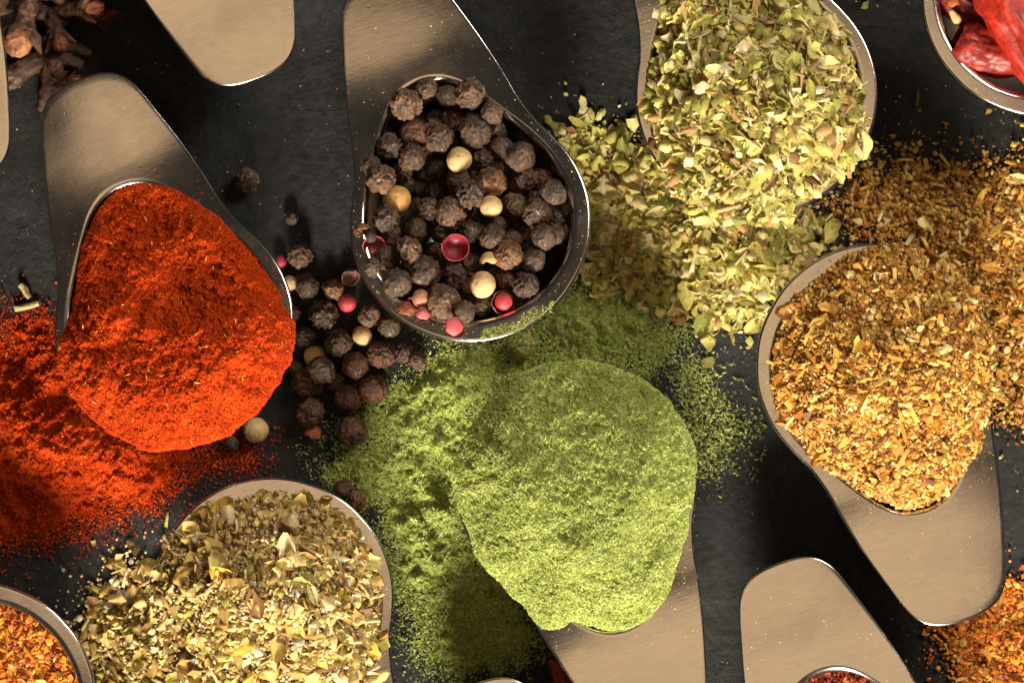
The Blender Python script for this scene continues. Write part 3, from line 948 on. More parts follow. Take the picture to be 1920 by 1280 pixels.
hq = Heap('golden_spice_heap', 'heap of golden coarse spice granules brimming over its spoon', 'spice',
          [(1600, 470), (1660, 458), (1720, 470), (1786, 502), (1830, 556), (1860, 620), (1869, 662), (1860, 760), (1845, 820), (1822, 862), (1802, 900), (1780, 930),
           (1740, 949), (1690, 951), (1640, 934), (1590, 903), (1532, 866), (1492, 820), (1458, 770), (1446, 700), (1452, 640), (1472, 580), (1512, 535), (1556, 500)],
          SP['gold'], base=-3, soft=6, slope=0.92, const=12, ramps=[(1650, 470, 1680, 720, 92), (1680, 710, 1700, 940, -62)], blobs=[(1680, 680, 14, 120, 120)], rough=((60, 8), (25, 4)), fine=((12, 3),), wob=4, seed=71)
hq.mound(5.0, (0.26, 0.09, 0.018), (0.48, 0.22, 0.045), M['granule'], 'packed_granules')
strew(hq, GOLD_L(1.15, 0, 14, PAL_GOLD) + [dict(protos=OCTAS, n=2600, size=(1.5, 5), flat=1.5, pal=PAL_GOLD, out=70, fall=14, pow=2.2, solo=False)], 300, 'spice_granule', 'small_granules', M['granule'], smooth=False)
hqs = Heap('golden_spice_spill', 'drift of golden brown spice granules spilled beyond the golden spoon', 'spice',
           [(1578, 378), (1625, 338), (1690, 318), (1760, 326), (1850, 335), (1960, 315), (2010, 320), (2010, 745), (1925, 765), (1868, 745), (1850, 600), (1700, 440), (1625, 430), (1585, 405)],
           None, base=-4, slope=0.45, const=4, blobs=[(1800, 440, 28, 110, 70), (1900, 560, 18, 60, 90)], rough=((60, 13), (25, 7)), fine=((12, 3),), wob=18, seed=81)
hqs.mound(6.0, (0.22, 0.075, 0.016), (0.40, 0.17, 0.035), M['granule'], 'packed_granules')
strew(hqs, GOLD_L(0.52, 130, 24, PAL_GOLD), 300, 'spice_granule', 'small_granules', M['granule'], smooth=False)

# ---------------- herb and salt mix
HERB_L = lambda n, out, fall: [
    dict(protos=FLAKES, n=int(1700 * n), size=(9, 32), flat=0.6, pal=PAL_HERB, out=out, fall=fall, lift=0.15),
    dict(protos=LEAVES, n=int(300 * n), size=(22, 60), flat=0.5, pal=PAL_HERB, out=out * 0.6, fall=fall * 0.7, lift=0.15),
    dict(protos=CHUNKS, n=int(900 * n), size=(8, 20), flat=1.5, pal=PAL_HERB, out=out, fall=fall, lift=0.2),
    dict(protos=STEMS, n=int(160 * n), size=(20, 48), flat=0.4, pal=PAL_STEM, out=out, fall=fall, lift=0.15),
    dict(protos=CUPS, n=int(60 * n), size=(18, 32), flat=0.9, pal=PAL_HERB, out=out * 0.6, fall=fall * 0.7, lift=0.15),
    dict(protos=CHUNKS, n=int(5200 * n), size=(3, 9), flat=1.5, pal=PAL_GRIT, out=out * 1.2, fall=fall * 1.4, lift=0.5, solo=False)]
hh_ = Heap('herb_mix_heap', 'heap of brownish chopped herb mix with salt crystals on its spoon', 'herbs',
           [(545, 924), (590, 930), (640, 962), (680, 1008), (700, 1060), (711, 1120), (712, 1200), (705, 1280), (690, 1340), (650, 1390), (600, 1405), (540, 1395), (470, 1370),
            (400, 1335), (340, 1288), (312, 1240), (292, 1180), (284, 1120), (282, 1085), (305, 1030), (340, 990), (372, 962), (420, 940), (480, 925)],
           SP['herb'], base=-4, soft=6, slope=0.92, const=8, ramps=[(520, 930, 500, 1100, 92), (500, 1090, 490, 1400, -78)], blobs=[(430, 1080, 12, 80, 80)], rough=((50, 8),), fine=((15, 4),), wob=5, seed=91)
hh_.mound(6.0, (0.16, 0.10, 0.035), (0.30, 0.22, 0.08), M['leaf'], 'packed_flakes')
strew(hh_, HERB_L(1.15, 0, 14), 300, 'herb_flake', 'small_flakes', M['leaf'])
hhs = Heap('herb_mix_spill', 'drift of brownish herb mix spilled beside the herb spoon', 'herbs',
           [(176, 1140), (222, 1085), (262, 1070), (300, 1110), (320, 1170), (350, 1345), (180, 1345), (164, 1195)],
           None, base=-4, slope=0.4, const=12, blobs=[(250, 1200, 16, 60, 90)], rough=((50, 13),), fine=((16, 4),), wob=14, seed=101)
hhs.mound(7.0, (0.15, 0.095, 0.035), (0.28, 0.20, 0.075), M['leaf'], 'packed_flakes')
strew(hhs, HERB_L(0.27, 95, 17), 200, 'herb_flake', 'small_flakes', M['leaf'])


def salt_on(heap, spots, labels, group):
    me = proto_meshes('salt_crystal', CHUNKS[:6], M['crystal'], False)
    for i, (x, y, s) in enumerate(spots):
        lx, ly = heap.conv((x, y))
        z = float(heap.h(np.array([lx]), np.array([ly]))[0])
        if heap.sp is None: z = max(z, 0)
        o = bpy.data.objects.new('salt_crystal', me[i % 6]); COL.objects.link(o)
        p = heap.o.matrix_world @ (Vector((lx, ly, z + s * 0.28)) * U) if heap.sp is None else heap.sp.tilt @ (Vector((lx, ly, z + s * 0.28)) * U)
        o.location = p; o.scale = (s * U * 0.95,) * 3
        o.rotation_euler = (random.uniform(-0.6, 0.6), random.uniform(-0.6, 0.6), random.uniform(0, 6))
        tag(o, labels[i], 'salt', group)


salt_on(hh_, [(425, 1037, 26), (560, 1100, 24), (565, 1188, 28), (370, 1232, 30), (620, 1032, 20), (490, 1063, 16), (610, 1130, 20), (460, 1205, 18), (655, 1085, 18)],
        ['pale salt crystal on the upper left of the herb heap', 'pale salt crystal in the middle of the herb heap', 'pale salt crystal low on the right half of the herb heap',
         'largest pale salt crystal, at the lower left of the herb heap', 'pale salt crystal at the upper right of the herb heap', 'smallest salt crystal, left of the middle of the herb heap',
         'pale salt crystal just right of the middle of the herb heap', 'small salt crystal at the bottom middle of the herb heap', 'small salt crystal nearest the right rim of the herb spoon'],
        'salt crystals on the herb heap')
salt_on(hhs, [(204, 1133, 26), (235, 1114, 22), (247, 1052, 15)],
        ['largest pale salt crystal among the spilled herb mix on slate', 'pale salt crystal right of the largest one in the herb spill', 'small salt crystal at the top end of the herb spill'],
        'salt crystals in the herb spill')
salt_on(hhs, [(119, 1067, 12)], ['tiny clear salt crystal lying alone on slate below the paprika drift'], None)

# ---------------- orange granules (bottom corners) and dark red bits
hc = Heap('orange_spice_filling', 'orange brown granules filling the spoon at the bottom corner', 'spice',
          [(-50 + 196 * math.cos(a), 1312 + 196 * math.sin(a)) for a in np.linspace(0, 2 * np.pi, 24, endpoint=False)],
          SP['orange'], base=-24, slope=0.5, const=26, blobs=(), rough=((50, 8),), fine=((12, 3),), wob=4, seed=111)
hc.mound(6.0, (0.26, 0.06, 0.012), (0.46, 0.15, 0.02), M['granule'], 'packed_granules')
strew(hc, GOLD_L(0.75, 0, 14, PAL_ORANGE) + [dict(protos=OCTAS, n=1500, size=(1.5, 4), flat=1.5, pal=PAL_ORANGE, out=70, fall=12, pow=2.2, solo=False)], 90, 'spice_granule', 'small_granules', M['granule'], smooth=False)
hd = Heap('orange_spice_spill', 'drift of glowing orange spice granules below the golden spoon handle', 'spice',
          [(1785, 1188), (1855, 1140), (1900, 1118), (1990, 1100), (2010, 1100), (2010, 1345), (1835, 1345), (1812, 1255)],
          None, base=-4, slope=0.5, const=26, blobs=[(1900, 1230, 26, 80, 80)], rough=((50, 8), (22, 4)), fine=((12, 3),), wob=16, seed=121)
hd.mound(6.0, (0.30, 0.075, 0.010), (0.50, 0.16, 0.018), M['granule'], 'packed_granules')
strew(hd, GOLD_L(0.42, 110, 18, PAL_ORANGE), 200, 'spice_granule', 'small_granules', M['granule'], smooth=False)
he = Heap('red_bits_filling', 'dark red and gold bits filling the spoon cut by the bottom edge', 'spice',
          [(SP['redbits'].c[0] + 960 + (x * 0.985) * math.cos(SP['redbits'].deg) - (y * 0.985) * math.sin(SP['redbits'].deg),
            640 - SP['redbits'].c[1] - ((x * 0.985) * math.sin(SP['redbits'].deg) + (y * 0.985) * math.cos(SP['redbits'].deg))) for x, y in closed(INN)],
          SP['redbits'], base=-16, slope=0.5, const=14, rough=((50, 9),), fine=((12, 3),), wob=3, seed=131)
he.mound(7.0, (0.16, 0.014, 0.008), (0.30, 0.035, 0.012), M['granule'], 'packed_bits')
strew(he, GOLD_L(0.5, 0, 14, PAL_RED), 30, 'chilli_bit', 'small_bits', M['granule'], smooth=False)


# ------------------------------------------------------------------ peppercorns
def ico(sub):
    b = bmesh.new()
    bmesh.ops.create_icosphere(b, subdivisions=sub, radius=1.0)
    V = np.array([v.co[:] for v in b.verts]); F = np.array([[v.index for v in f.verts] for f in b.faces])
    b.free()
    return V, F


ICO_V, ICO_F = ico(5)


def n3(V, s, off, kind='fbm'):
    out = np.empty(len(V))
    for i, v in enumerate(V):
        p = Vector((v[0] * s + off, v[1] * s - off * 0.7, v[2] * s + off * 1.3))
        out[i] = mnoise.fractal(p, 0.8, 2.0, 3)
    return out


def ridged(V, s, off):
    """network of raised veins, as on dried pepper skin"""
    out = np.empty(len(V))
    for i, v in enumerate(V):
        p = Vector((v[0] * s + off, v[1] * s - off, v[2] * s + off * 0.3))
        q = mnoise.noise_vector(p * 0.8) * 0.35
        d = mnoise.voronoi(p + q)[0]
        out[i] = min(1.0, (d[1] - d[0]) * 2.2)
    return 1.0 - out           # 1 on the veins


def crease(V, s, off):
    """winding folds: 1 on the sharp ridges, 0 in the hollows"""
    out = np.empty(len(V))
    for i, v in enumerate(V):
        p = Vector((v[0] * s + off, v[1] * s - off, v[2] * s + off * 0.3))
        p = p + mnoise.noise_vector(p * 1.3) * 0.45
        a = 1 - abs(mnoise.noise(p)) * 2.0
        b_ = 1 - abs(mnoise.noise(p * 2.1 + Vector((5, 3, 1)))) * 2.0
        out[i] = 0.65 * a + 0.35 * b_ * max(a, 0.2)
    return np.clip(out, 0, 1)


def black_mesh(k):
    off = 7.3 * k
    n = n3(ICO_V, 1.1, off); f = n3(ICO_V, 6.5, off + 3)
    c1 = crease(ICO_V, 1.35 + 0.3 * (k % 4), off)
    r2 = ridged(ICO_V, 3.2 + 0.5 * (k % 3), off + 5)
    deep = (0.10, 0.20, 0.28, 0.15)[k % 4]
    rad = 1.0 - deep * 0.62 + 0.09 * n + deep * c1 ** 1.5 + 0.03 * r2 + 0.025 * f
    V = ICO_V * rad[:, None] * np.array([1, 1 - 0.06 * (k % 3), 0.97])
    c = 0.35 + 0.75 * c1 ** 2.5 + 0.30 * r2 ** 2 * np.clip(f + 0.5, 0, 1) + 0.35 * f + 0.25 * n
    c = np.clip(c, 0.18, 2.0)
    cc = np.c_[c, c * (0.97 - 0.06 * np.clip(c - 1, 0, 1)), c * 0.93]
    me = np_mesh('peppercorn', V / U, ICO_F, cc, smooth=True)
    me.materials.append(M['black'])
    return me


def white_mesh(k):
    off = 3.1 * k + 50
    n = n3(ICO_V, 0.9, off); f = n3(ICO_V, 3.5, off)
    cr = crease(ICO_V, 1.6, off)
    rad = 1.0 + 0.05 * n + 0.014 * f - 0.02 * (cr > 0.86)
    d = np.linalg.norm(ICO_V - np.array([0.25, -0.2, 0.95]) / 1.0, axis=1)
    sc_ = np.exp(-(d / 0.14) ** 2)
    rad = rad - 0.05 * sc_
    c = 1.0 + 0.2 * f - 0.45 * sc_ - 0.16 * np.clip(cr - 0.7, 0, 1) / 0.3
    stripes = np.cos(np.arctan2(ICO_V[:, 1], ICO_V[:, 0]) * 9) * 0.03
    c = np.clip(c + stripes, 0.35, 1.3)
    me = np_mesh('peppercorn', ICO_V * rad[:, None] / U, ICO_F, np.c_[c, c * 0.99, c * 0.96], smooth=True)
    me.materials.append(M['white'])
    return me


def pink_mesh(k):
    n = n3(ICO_V, 1.2, 90 + k * 3)
    V = ICO_V * (1 + 0.03 * n)[:, None]
    c = np.clip(1 + 0.3 * n, 0.6, 1.4)
    me = np_mesh('pink_berry', V / U, ICO_F, np.c_[c, c, c], smooth=True)
    me.materials.append(M['pink'])
    return me


def shell_mesh(k, mat, name, open_z=0.25, rag=0.12, wrinkle=0.0):
    """broken skin of a berry: a part of a hollow sphere with a ragged edge and real thickness"""
    nu, nv = 30, 12
    V = []; F = []
    off = 13.7 * k
    for j in range(nv + 1):
        for i in range(nu):
            a = 2 * np.pi * i / nu
            edge = math.acos(np.clip(-open_z, -1, 1)) * (1 + rag * mnoise.noise(Vector((math.cos(a) * 1.5 + off, math.sin(a) * 1.5, 0))))
            t = max(0.001, edge) * j / nv
            p = Vector((math.sin(t) * math.cos(a), math.sin(t) * math.sin(a), -math.cos(t)))
            r = 1 + 0.05 * mnoise.noise(p * 1.3 + Vector((off, 0, 0))) + wrinkle * mnoise.fractal(p * 3 + Vector((0, off, 0)), 0.8, 2, 3)
            V.append(p * r)
    for j in range(nv):
        for i in range(nu):
            F.append((j * nu + i, j * nu + (i + 1) % nu, (j + 1) * nu + (i + 1) % nu, (j + 1) * nu + i))
    V = np.array([v[:] for v in V])
    inner = V * 0.94
    n = len(V)
    F2 = [tuple(reversed([q + n for q in f])) for f in F]
    e = nv * nu
    F3 = [(e + i, e + (i + 1) % nu, e + n + (i + 1) % nu, e + n + i) for i in range(nu)]
    c = np.r_[np.full(n, 1.0), np.full(n, 0.55)]
    me = np_mesh(name, np.r_[V, inner] / U, tris(F + F2 + F3), np.repeat(c[:, None], 3, 1), smooth=True)
    me.materials.append(M[mat])
    return me


BLACK = [black_mesh(k) for k in range(12)]
WHITE = [white_mesh(k) for k in range(3)]
PINK = [pink_mesh(k) for k in range(2)]


def put(name, me, loc, r, rot, color=(1, 1, 1)):
    o = bpy.data.objects.new(name, me)
    COL.objects.link(o)
    o.location = Vector(loc) * U
    o.scale = (r * U,) * 3
    o.rotation_euler = rot
    o.color = (*color, 1)
    return o


# view x, y, radius, kind, depth layer (0 top, 1 lower, 2 deep)
PC = [(797, 161, 19, 'b', 0), (835, 170, 20, 'b', 1), (880, 175, 28, 'B', 0), (757, 193, 28, 'B', 0), (922, 210, 21, 'b', 1), (769, 242, 26, 'r', 0), (822, 254, 26, 'b', 0),
      (845, 214, 21, 'r', 1), (890, 241, 29, 'b', 0), (935, 261, 22, 'b', 1), (962, 240, 22, 'b', 2), (727, 270, 23, 'b', 1), (771, 291, 24, 'k', 0), (805, 204, 18, 'b', 2),
      (860, 297, 24, 'w', 0), (903, 290, 21, 'k', 1), (925, 300, 15, 'y', 2), (976, 292, 27, 'b', 0), (710, 330, 26, 'B', 0), (1007, 324, 20, 'r', 1), (777, 333, 20, 'k', 2),
      (917, 340, 28, 'n', 0), (858, 331, 24, 'b', 1), (884, 365, 26, 'b', 0), (967, 338, 19, 'b', 1), (1036, 360, 25, 'b', 0), (740, 371, 27, 'y', 0), (800, 386, 21, 'b', 1),
      (845, 396, 30, 'B', 0), (921, 388, 21, 'w', 0), (961, 378, 22, 'o', 1), (1005, 399, 25, 'b', 0), (775, 371, 18, 'k', 2), (810, 300, 21, 'b', 2), (812, 345, 22, 'b', 2),
      (723, 406, 24, 'b', 0), (727, 432, 22, 'b', 1), (777, 427, 25, 'b', 1), (824, 427, 21, 'k', 1), (883, 429, 24, 'k', 1), (924, 446, 24, 'k', 0), (1022, 448, 23, 'b', 0),
      (726, 481, 23, 'b', 1), (765, 471, 26, 'B', 0), (805, 457, 15, 'b', 2), (796, 509, 28, 'b', 0), (885, 488, 22, 'b', 1), (851, 514, 24, 'b', 1), (955, 482, 25, 'n', 0),
      (996, 488, 25, 'b', 0), (944, 521, 19, 'r', 1), (906, 536, 25, 'w', 0), (876, 523, 17, 'y', 2), (748, 535, 26, 'b', 0), (986, 537, 23, 'k', 0), (903, 572, 18, 'k', 1),
      (831, 568, 31, 'B', 0), (872, 589, 20, 'b', 1), (969, 420, 20, 'b', 2), (1040, 410, 20, 'k', 2), (700, 380, 20, 'k', 2), (940, 410, 20, 'k', 2), (760, 500, 20, 'k', 2),
      (830, 480, 22, 'k', 2), (925, 500, 20, 'k', 2), (1000, 360, 20, 'k', 2), (800, 555, 20, 'k', 2), (960, 545, 20, 'k', 2), (745, 225, 20, 'k', 2), (880, 210, 20, 'k', 2),
      (930, 240, 20, 'k', 2), (690, 300, 18, 'k', 2), (850, 270, 20, 'k', 2), (750, 330, 22, 'k', 2), (880, 310, 20, 'k', 2), (985, 250, 18, 'k', 2), (760, 160, 16, 'k', 2), (1045, 470, 18, 'k', 2),
      (870, 450, 22, 'k', 2), (780, 260, 20, 'k', 2), (940, 570, 18, 'k', 2), (770, 400, 22, 'k', 2), (818, 470, 20, 'b', 1), (985, 330, 19, 'b', 1), (690, 300, 16, 'b', 1), (1040, 430, 18, 'b', 1), (700, 500, 16, 'k', 1), (750, 310, 19, 'b', 1), (930, 420, 18, 'k', 1), (960, 445, 20, 'b', 1)]
_h = closed(INN) * 0.80
_a = SP['pepper'].deg
_Pf = [(882 + x * math.cos(_a) - y * math.sin(_a), 420 - (x * math.sin(_a) + y * math.cos(_a))) for x, y in _h]
for _iy in range(12):
    for _ix in range(12):
        _x = 660 + 40 * _ix + 20 * (_iy % 2) + random.uniform(-6, 6); _y = 140 + 38 * _iy + random.uniform(-6, 6)
        if sdist(np.array([_x]), np.array([_y]), np.array(_Pf))[0] > 0 and min(math.hypot(p[0] - _x, p[1] - _y) for p in PC) > 15:
            PC.append((_x, _y, random.uniform(18, 22), 'k', 3))
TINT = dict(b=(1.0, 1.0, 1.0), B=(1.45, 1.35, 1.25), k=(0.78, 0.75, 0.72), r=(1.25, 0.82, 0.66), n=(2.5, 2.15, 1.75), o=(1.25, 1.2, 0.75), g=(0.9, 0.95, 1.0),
            w=(1.0, 1.0, 1.0), y=(0.88, 0.72, 0.48))
sp = SP['pepper']
cx, cy = sp.c
pts = []
for (x, y, r, k, l) in PC:
    lx, ly = x - 960 - cx, 640 - y - cy
    d = math.hypot(lx, ly)
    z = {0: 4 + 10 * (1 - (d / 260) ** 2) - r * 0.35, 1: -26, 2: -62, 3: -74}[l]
    pts.append([lx, ly, z, r, l])
pts = np.array(pts)
aa = sp.deg


def floor_at(lx, ly, r):
    u_ = lx * math.cos(aa) + ly * math.sin(aa); v_ = -lx * math.sin(aa) + ly * math.cos(aa)
    th = math.atan2(u_, v_); q = math.hypot(u_, v_)
    lim = float(R_INN(np.array([th]))[0]) * 0.93
    s = min(1.0, (q + r * 0.55) / lim)
    return -BOWL_D * (1 - s ** 2.6) ** (1 / 1.35) + r * 0.7


for it in range(80):
    for i in range(len(pts)):
        for j in range(i + 1, len(pts)):
            d = pts[j, :3] - pts[i, :3]; L = math.sqrt(d @ d) + 1e-6
            need = 0.94 * (pts[i, 3] + pts[j, 3])
            if L < need:
                lo, hi = (j, i) if (pts[j, 4] > pts[i, 4] or (pts[j, 4] == pts[i, 4] and pts[j, 2] < pts[i, 2])) else (i, j)
                gap = need - L
                same = pts[i, 4] == pts[j, 4]
                pts[lo, 2] -= gap * (0.35 if same else 0.6)
                h2 = d[:2] / L
                s_ = gap * (0.06 if same else 0.02)
                pts[i, :2] -= h2 * s_; pts[j, :2] += h2 * s_
                if same: pts[hi, 2] += gap * 0.10
    for i in range(len(pts)):
        fl = floor_at(pts[i, 0], pts[i, 1], pts[i, 3])
        if pts[i, 2] < fl: pts[i, 2] = fl

SPECIAL = {(860, 297): 'smooth round cream peppercorn in upper middle of the peppercorn spoon', (921, 388): 'small smooth cream peppercorn just below the rough light brown one',
           (906, 536): 'ochre cream smooth peppercorn near the front of the peppercorn spoon', (740, 371): 'wrinkled yellow-tan peppercorn near the left wall of the spoon',
           (917, 340): 'rough light brown peppercorn touching the small cream one', (955, 482): 'light brown peppercorn beside a broken yellow husk',
           (961, 378): 'olive brown peppercorn between cream one and right wall', (925, 300): 'tan peppercorn half hidden deep under black ones, upper right of spoon',
           (876, 523): 'tan peppercorn half hidden beside the ochre one at the front', (845, 396): 'largest brownish peppercorn in the centre of the peppercorn spoon',
           (831, 568): 'big brownish peppercorn at the front rim beside pink shell bits'}
DROP = {i for i in range(len(PC)) if PC[i][4] >= 2 and pts[i, 2] > -18}
LAND = {(860, 297): 'the upper round cream one', (921, 388): 'the small cream one', (906, 536): 'the ochre one', (740, 371): 'the wrinkled yellow one',
        (855, 467): 'the empty pink shell', (945, 567): 'the red berry', (703, 464): 'the torn pink shell', (845, 396): 'the biggest brown one'}
USED = {}


def place_label(p, land, where):
    """says which peppercorn by the nearest thing one can find, the side of it and the rank on that side"""
    q = min(land, key=lambda c: math.hypot(c[0] - p[0], c[1] - p[1]))
    a = math.degrees(math.atan2(-(p[1] - q[1]), p[0] - q[0])) % 360
    side = ('to the right of', 'to the upper right of', 'directly above', 'to the upper left of', 'to the left of', 'to the lower left of', 'directly below', 'to the lower right of')[int(((a + 22.5) % 360) // 45)]
    k = (q, side, where)
    USED[k] = USED.get(k, 0) + 1
    nth = ('nearest', 'second', 'third', 'fourth', 'fifth', 'sixth')[USED[k] - 1]
    return '%s black peppercorn %s %s %s' % (nth, side, land[q], where)


_near = lambda e, land: min(math.hypot(c[0] - e[0], c[1] - e[1]) for c in land)
_ord = sorted(range(len(PC)), key=lambda i: _near(PC[i], LAND))
for i in _ord:
    if i in DROP:
        continue
    (x, y, r, k, l) = PC[i]
    p = sp.tilt @ (Vector((pts[i, 0], pts[i, 1], pts[i, 2] + ZR)) * U)
    rot = (random.uniform(0, 6), random.uniform(0, 6), random.uniform(0, 6))
    if k in 'wy':
        me = WHITE[i % 3]; rot = (random.uniform(-0.4, 0.4), random.uniform(-0.4, 0.4), random.uniform(0, 6))
    else:
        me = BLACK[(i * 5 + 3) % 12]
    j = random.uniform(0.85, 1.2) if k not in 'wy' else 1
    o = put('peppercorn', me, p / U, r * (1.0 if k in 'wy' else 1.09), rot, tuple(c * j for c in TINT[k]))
    if (x, y) in SPECIAL:
        tag(o, SPECIAL[(x, y)], 'peppercorn', 'peppercorns in the spoon')
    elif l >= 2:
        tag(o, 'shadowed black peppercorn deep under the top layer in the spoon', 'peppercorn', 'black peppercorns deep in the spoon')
    else:
        tag(o, place_label((x, y), LAND, 'in the spoon'), 'peppercorn', 'black peppercorns in the spoon')


def in_spoon(x, y, z):
    return (sp.tilt @ (Vector((x - 960 - cx, 640 - y - cy, z + ZR)) * U)) / U


o = put('pink_shell', shell_mesh(1, 'pink', 'pink_shell', 0.05, 0.28, 0.05), in_spoon(855, 467, 12), 26, (0.12, 0.1, 0.4), (1.0, 0.9, 1.0))
tag(o, 'empty dark pink berry shell opening upward amid the peppercorns', 'berry shell')
o = put('pink_shell', shell_mesh(2, 'pink', 'pink_shell', -0.35, 0.25), in_spoon(703, 466, 10), 23, (0.5, -0.5, 1.0), (1.15, 1.3, 1.3))
tag(o, 'torn pink berry shell against the left wall of the spoon', 'berry shell')
o = put('pink_shell', shell_mesh(3, 'pink', 'pink_shell', -0.75, 0.35), in_spoon(848, 616, 10), 26, (3.3, 0.3, 0.5), (1.2, 2.2, 1.8))
tag(o, 'flat pink shell scrap lying on the front rim of spoon', 'berry shell')
o = put('pink_shell', shell_mesh(4, 'pink', 'pink_shell', -0.3, 0.35, 0.05), in_spoon(794, 592, 4), 15, (2.6, 0.3, 0.1), (1.1, 2.6, 2.2))
tag(o, 'small salmon pink shell scrap beside the big front peppercorn', 'berry shell')
o = put('pink_shell', shell_mesh(41, 'pink', 'pink_shell', -0.25, 0.4, 0.06), in_spoon(779, 577, -2), 20, (0.7, -0.5, 0.3), (1.2, 1.8, 1.6))
tag(o, 'torn pink shell cupped round the glossy salmon berry', 'berry shell')
o = put('pink_berry', PINK[0], in_spoon(790, 561, 2), 17, (0, 0, 0), (0.9, 4.6, 2.0))
tag(o, 'glossy salmon berry wedged left of the big front peppercorn', 'berry')
o = put('pink_berry', PINK[1], in_spoon(945, 567, -2), 17, (0, 0, 0), (1.1, 0.8, 0.9))
tag(o, 'glossy bright red berry inside a broken brown husk', 'berry')
o = put('broken_husk', shell_mesh(5, 'black', 'broken_husk', 0.05, 0.3, 0.10), in_spoon(944, 569, -6), 23, (0.35, 0.2, 1), (1.4, 1.0, 0.8))
tag(o, 'broken brown peppercorn husk holding a red berry', 'husk')
o = put('broken_husk', shell_mesh(6, 'black', 'broken_husk', -0.1, 0.4, 0.16), in_spoon(681, 437, 10), 17, (1.2, 0.4, 0), (2.2, 1.7, 1.2))
tag(o, 'torn tan husk perched on the left rim of peppercorn spoon', 'husk')
o = put('broken_husk', shell_mesh(7, 'white', 'broken_husk', -0.15, 0.3, 0.04), in_spoon(919, 493, 2), 20, (1.9, 0.7, 0.6), (1.0, 0.95, 0.8))
tag(o, 'broken yellow husk between two round peppercorns', 'husk')
o = put('broken_husk', shell_mesh(8, 'black', 'broken_husk', -0.1, 0.3, 0.16), in_spoon(761, 584, -4), 18, (2.4, 0.4, 0), (2.0, 1.1, 0.8))
tag(o, 'crumpled reddish husk at the front left wall of the spoon', 'husk')
o = put('peppercorn', BLACK[4], in_spoon(696, 447, 16), 11, (1, 2, 0), (0.6, 0.65, 0.75))
tag(o, 'tiny grey-black peppercorn resting in torn pink shell', 'peppercorn', 'peppercorns in the spoon')

# peppercorns spilled on the slate: view x, y, radius, kind, level
GP = [(565, 480, 24, 'B', 0), (578, 536, 24, 'b', 0), (625, 543, 20, 'n', 0), (608, 591, 28, 'b', 0), (694, 593, 22, 'B', 0), (730, 611, 22, 'k', 0), (680, 630, 20, 'w', 0),
      (573, 633, 22, 'k', 0), (636, 642, 26, 'b', 0), (591, 667, 21, 'y', 0), (605, 695, 27, 'b', 1), (581, 715, 28, 'r', 0), (630, 714, 20, 'k', 0), (668, 685, 26, 'r', 0),
      (715, 665, 26, 'r', 0), (755, 662, 18, 'k', 0), (783, 677, 18, 'b', 0), (702, 727, 27, 'r', 0), (655, 746, 26, 'r', 0), (584, 773, 27, 'B', 0), (662, 808, 28, 'B', 0),
      (482, 805, 25, 'w', 0), (437, 830, 15, 'g', 0), (466, 340, 23, 'b', 0), (548, 410, 13, 'k', 0), (545, 531, 15, 'w', 0), (645, 915, 17, 'r', 0), (672, 936, 17, 'n', 0),
      (545, 590, 20, 'k', 0), (977, 651, 25, 'G', 0), (555, 690, 14, 'r', 0)]
GSPECIAL = {(680, 630): 'smooth cream peppercorn spilled on slate left of the peppercorn spoon', (591, 667): 'tan smooth peppercorn tucked under a rough black one on slate',
            (482, 805): 'cream peppercorn lying at the front edge of the paprika spoon', (466, 340): 'single black peppercorn lying apart on slate right of paprika handle',
            (548, 410): 'tiny faint black peppercorn alone on slate above the spilled ones', (545, 531): 'pale peppercorn half hidden under the right rim of paprika spoon',
            (977, 651): 'peppercorn coated with green powder between two spoons', (437, 830): 'small grey peppercorn under front edge of paprika spoon',
            (672, 936): 'light brown peppercorn at the upper right edge of herb spoon', (645, 915): 'reddish peppercorn half under the rim of herb spoon',
            (605, 695): 'rough black peppercorn stacked on top of the spilled ones'}
gp = []
for (x, y, r, k, l) in GP:
    X, Y = pxg(x, y)
    gp.append([X, Y, r * 0.92 + l * 32, r])
gp = np.array(gp)
for it in range(40):
    for i in range(len(gp)):
        for j in range(i + 1, len(gp)):
            d = gp[j, :3] - gp[i, :3]; L = math.sqrt(d @ d) + 1e-6
            need = 0.95 * (gp[i, 3] + gp[j, 3])
            if L < need:
                h2 = d[:2] / L * (need - L) * 0.25
                gp[i, :2] -= h2; gp[j, :2] += h2
                up = j if gp[j, 2] >= gp[i, 2] else i
                gp[up, 2] += (need - L) * 0.25
GLAND = {(652, 568): 'the pink berry', (680, 630): 'the cream one', (591, 667): 'the tan one', (482, 805): 'the cream one by the paprika spoon'}
_ord = sorted(range(len(GP)), key=lambda i: _near(GP[i], GLAND))
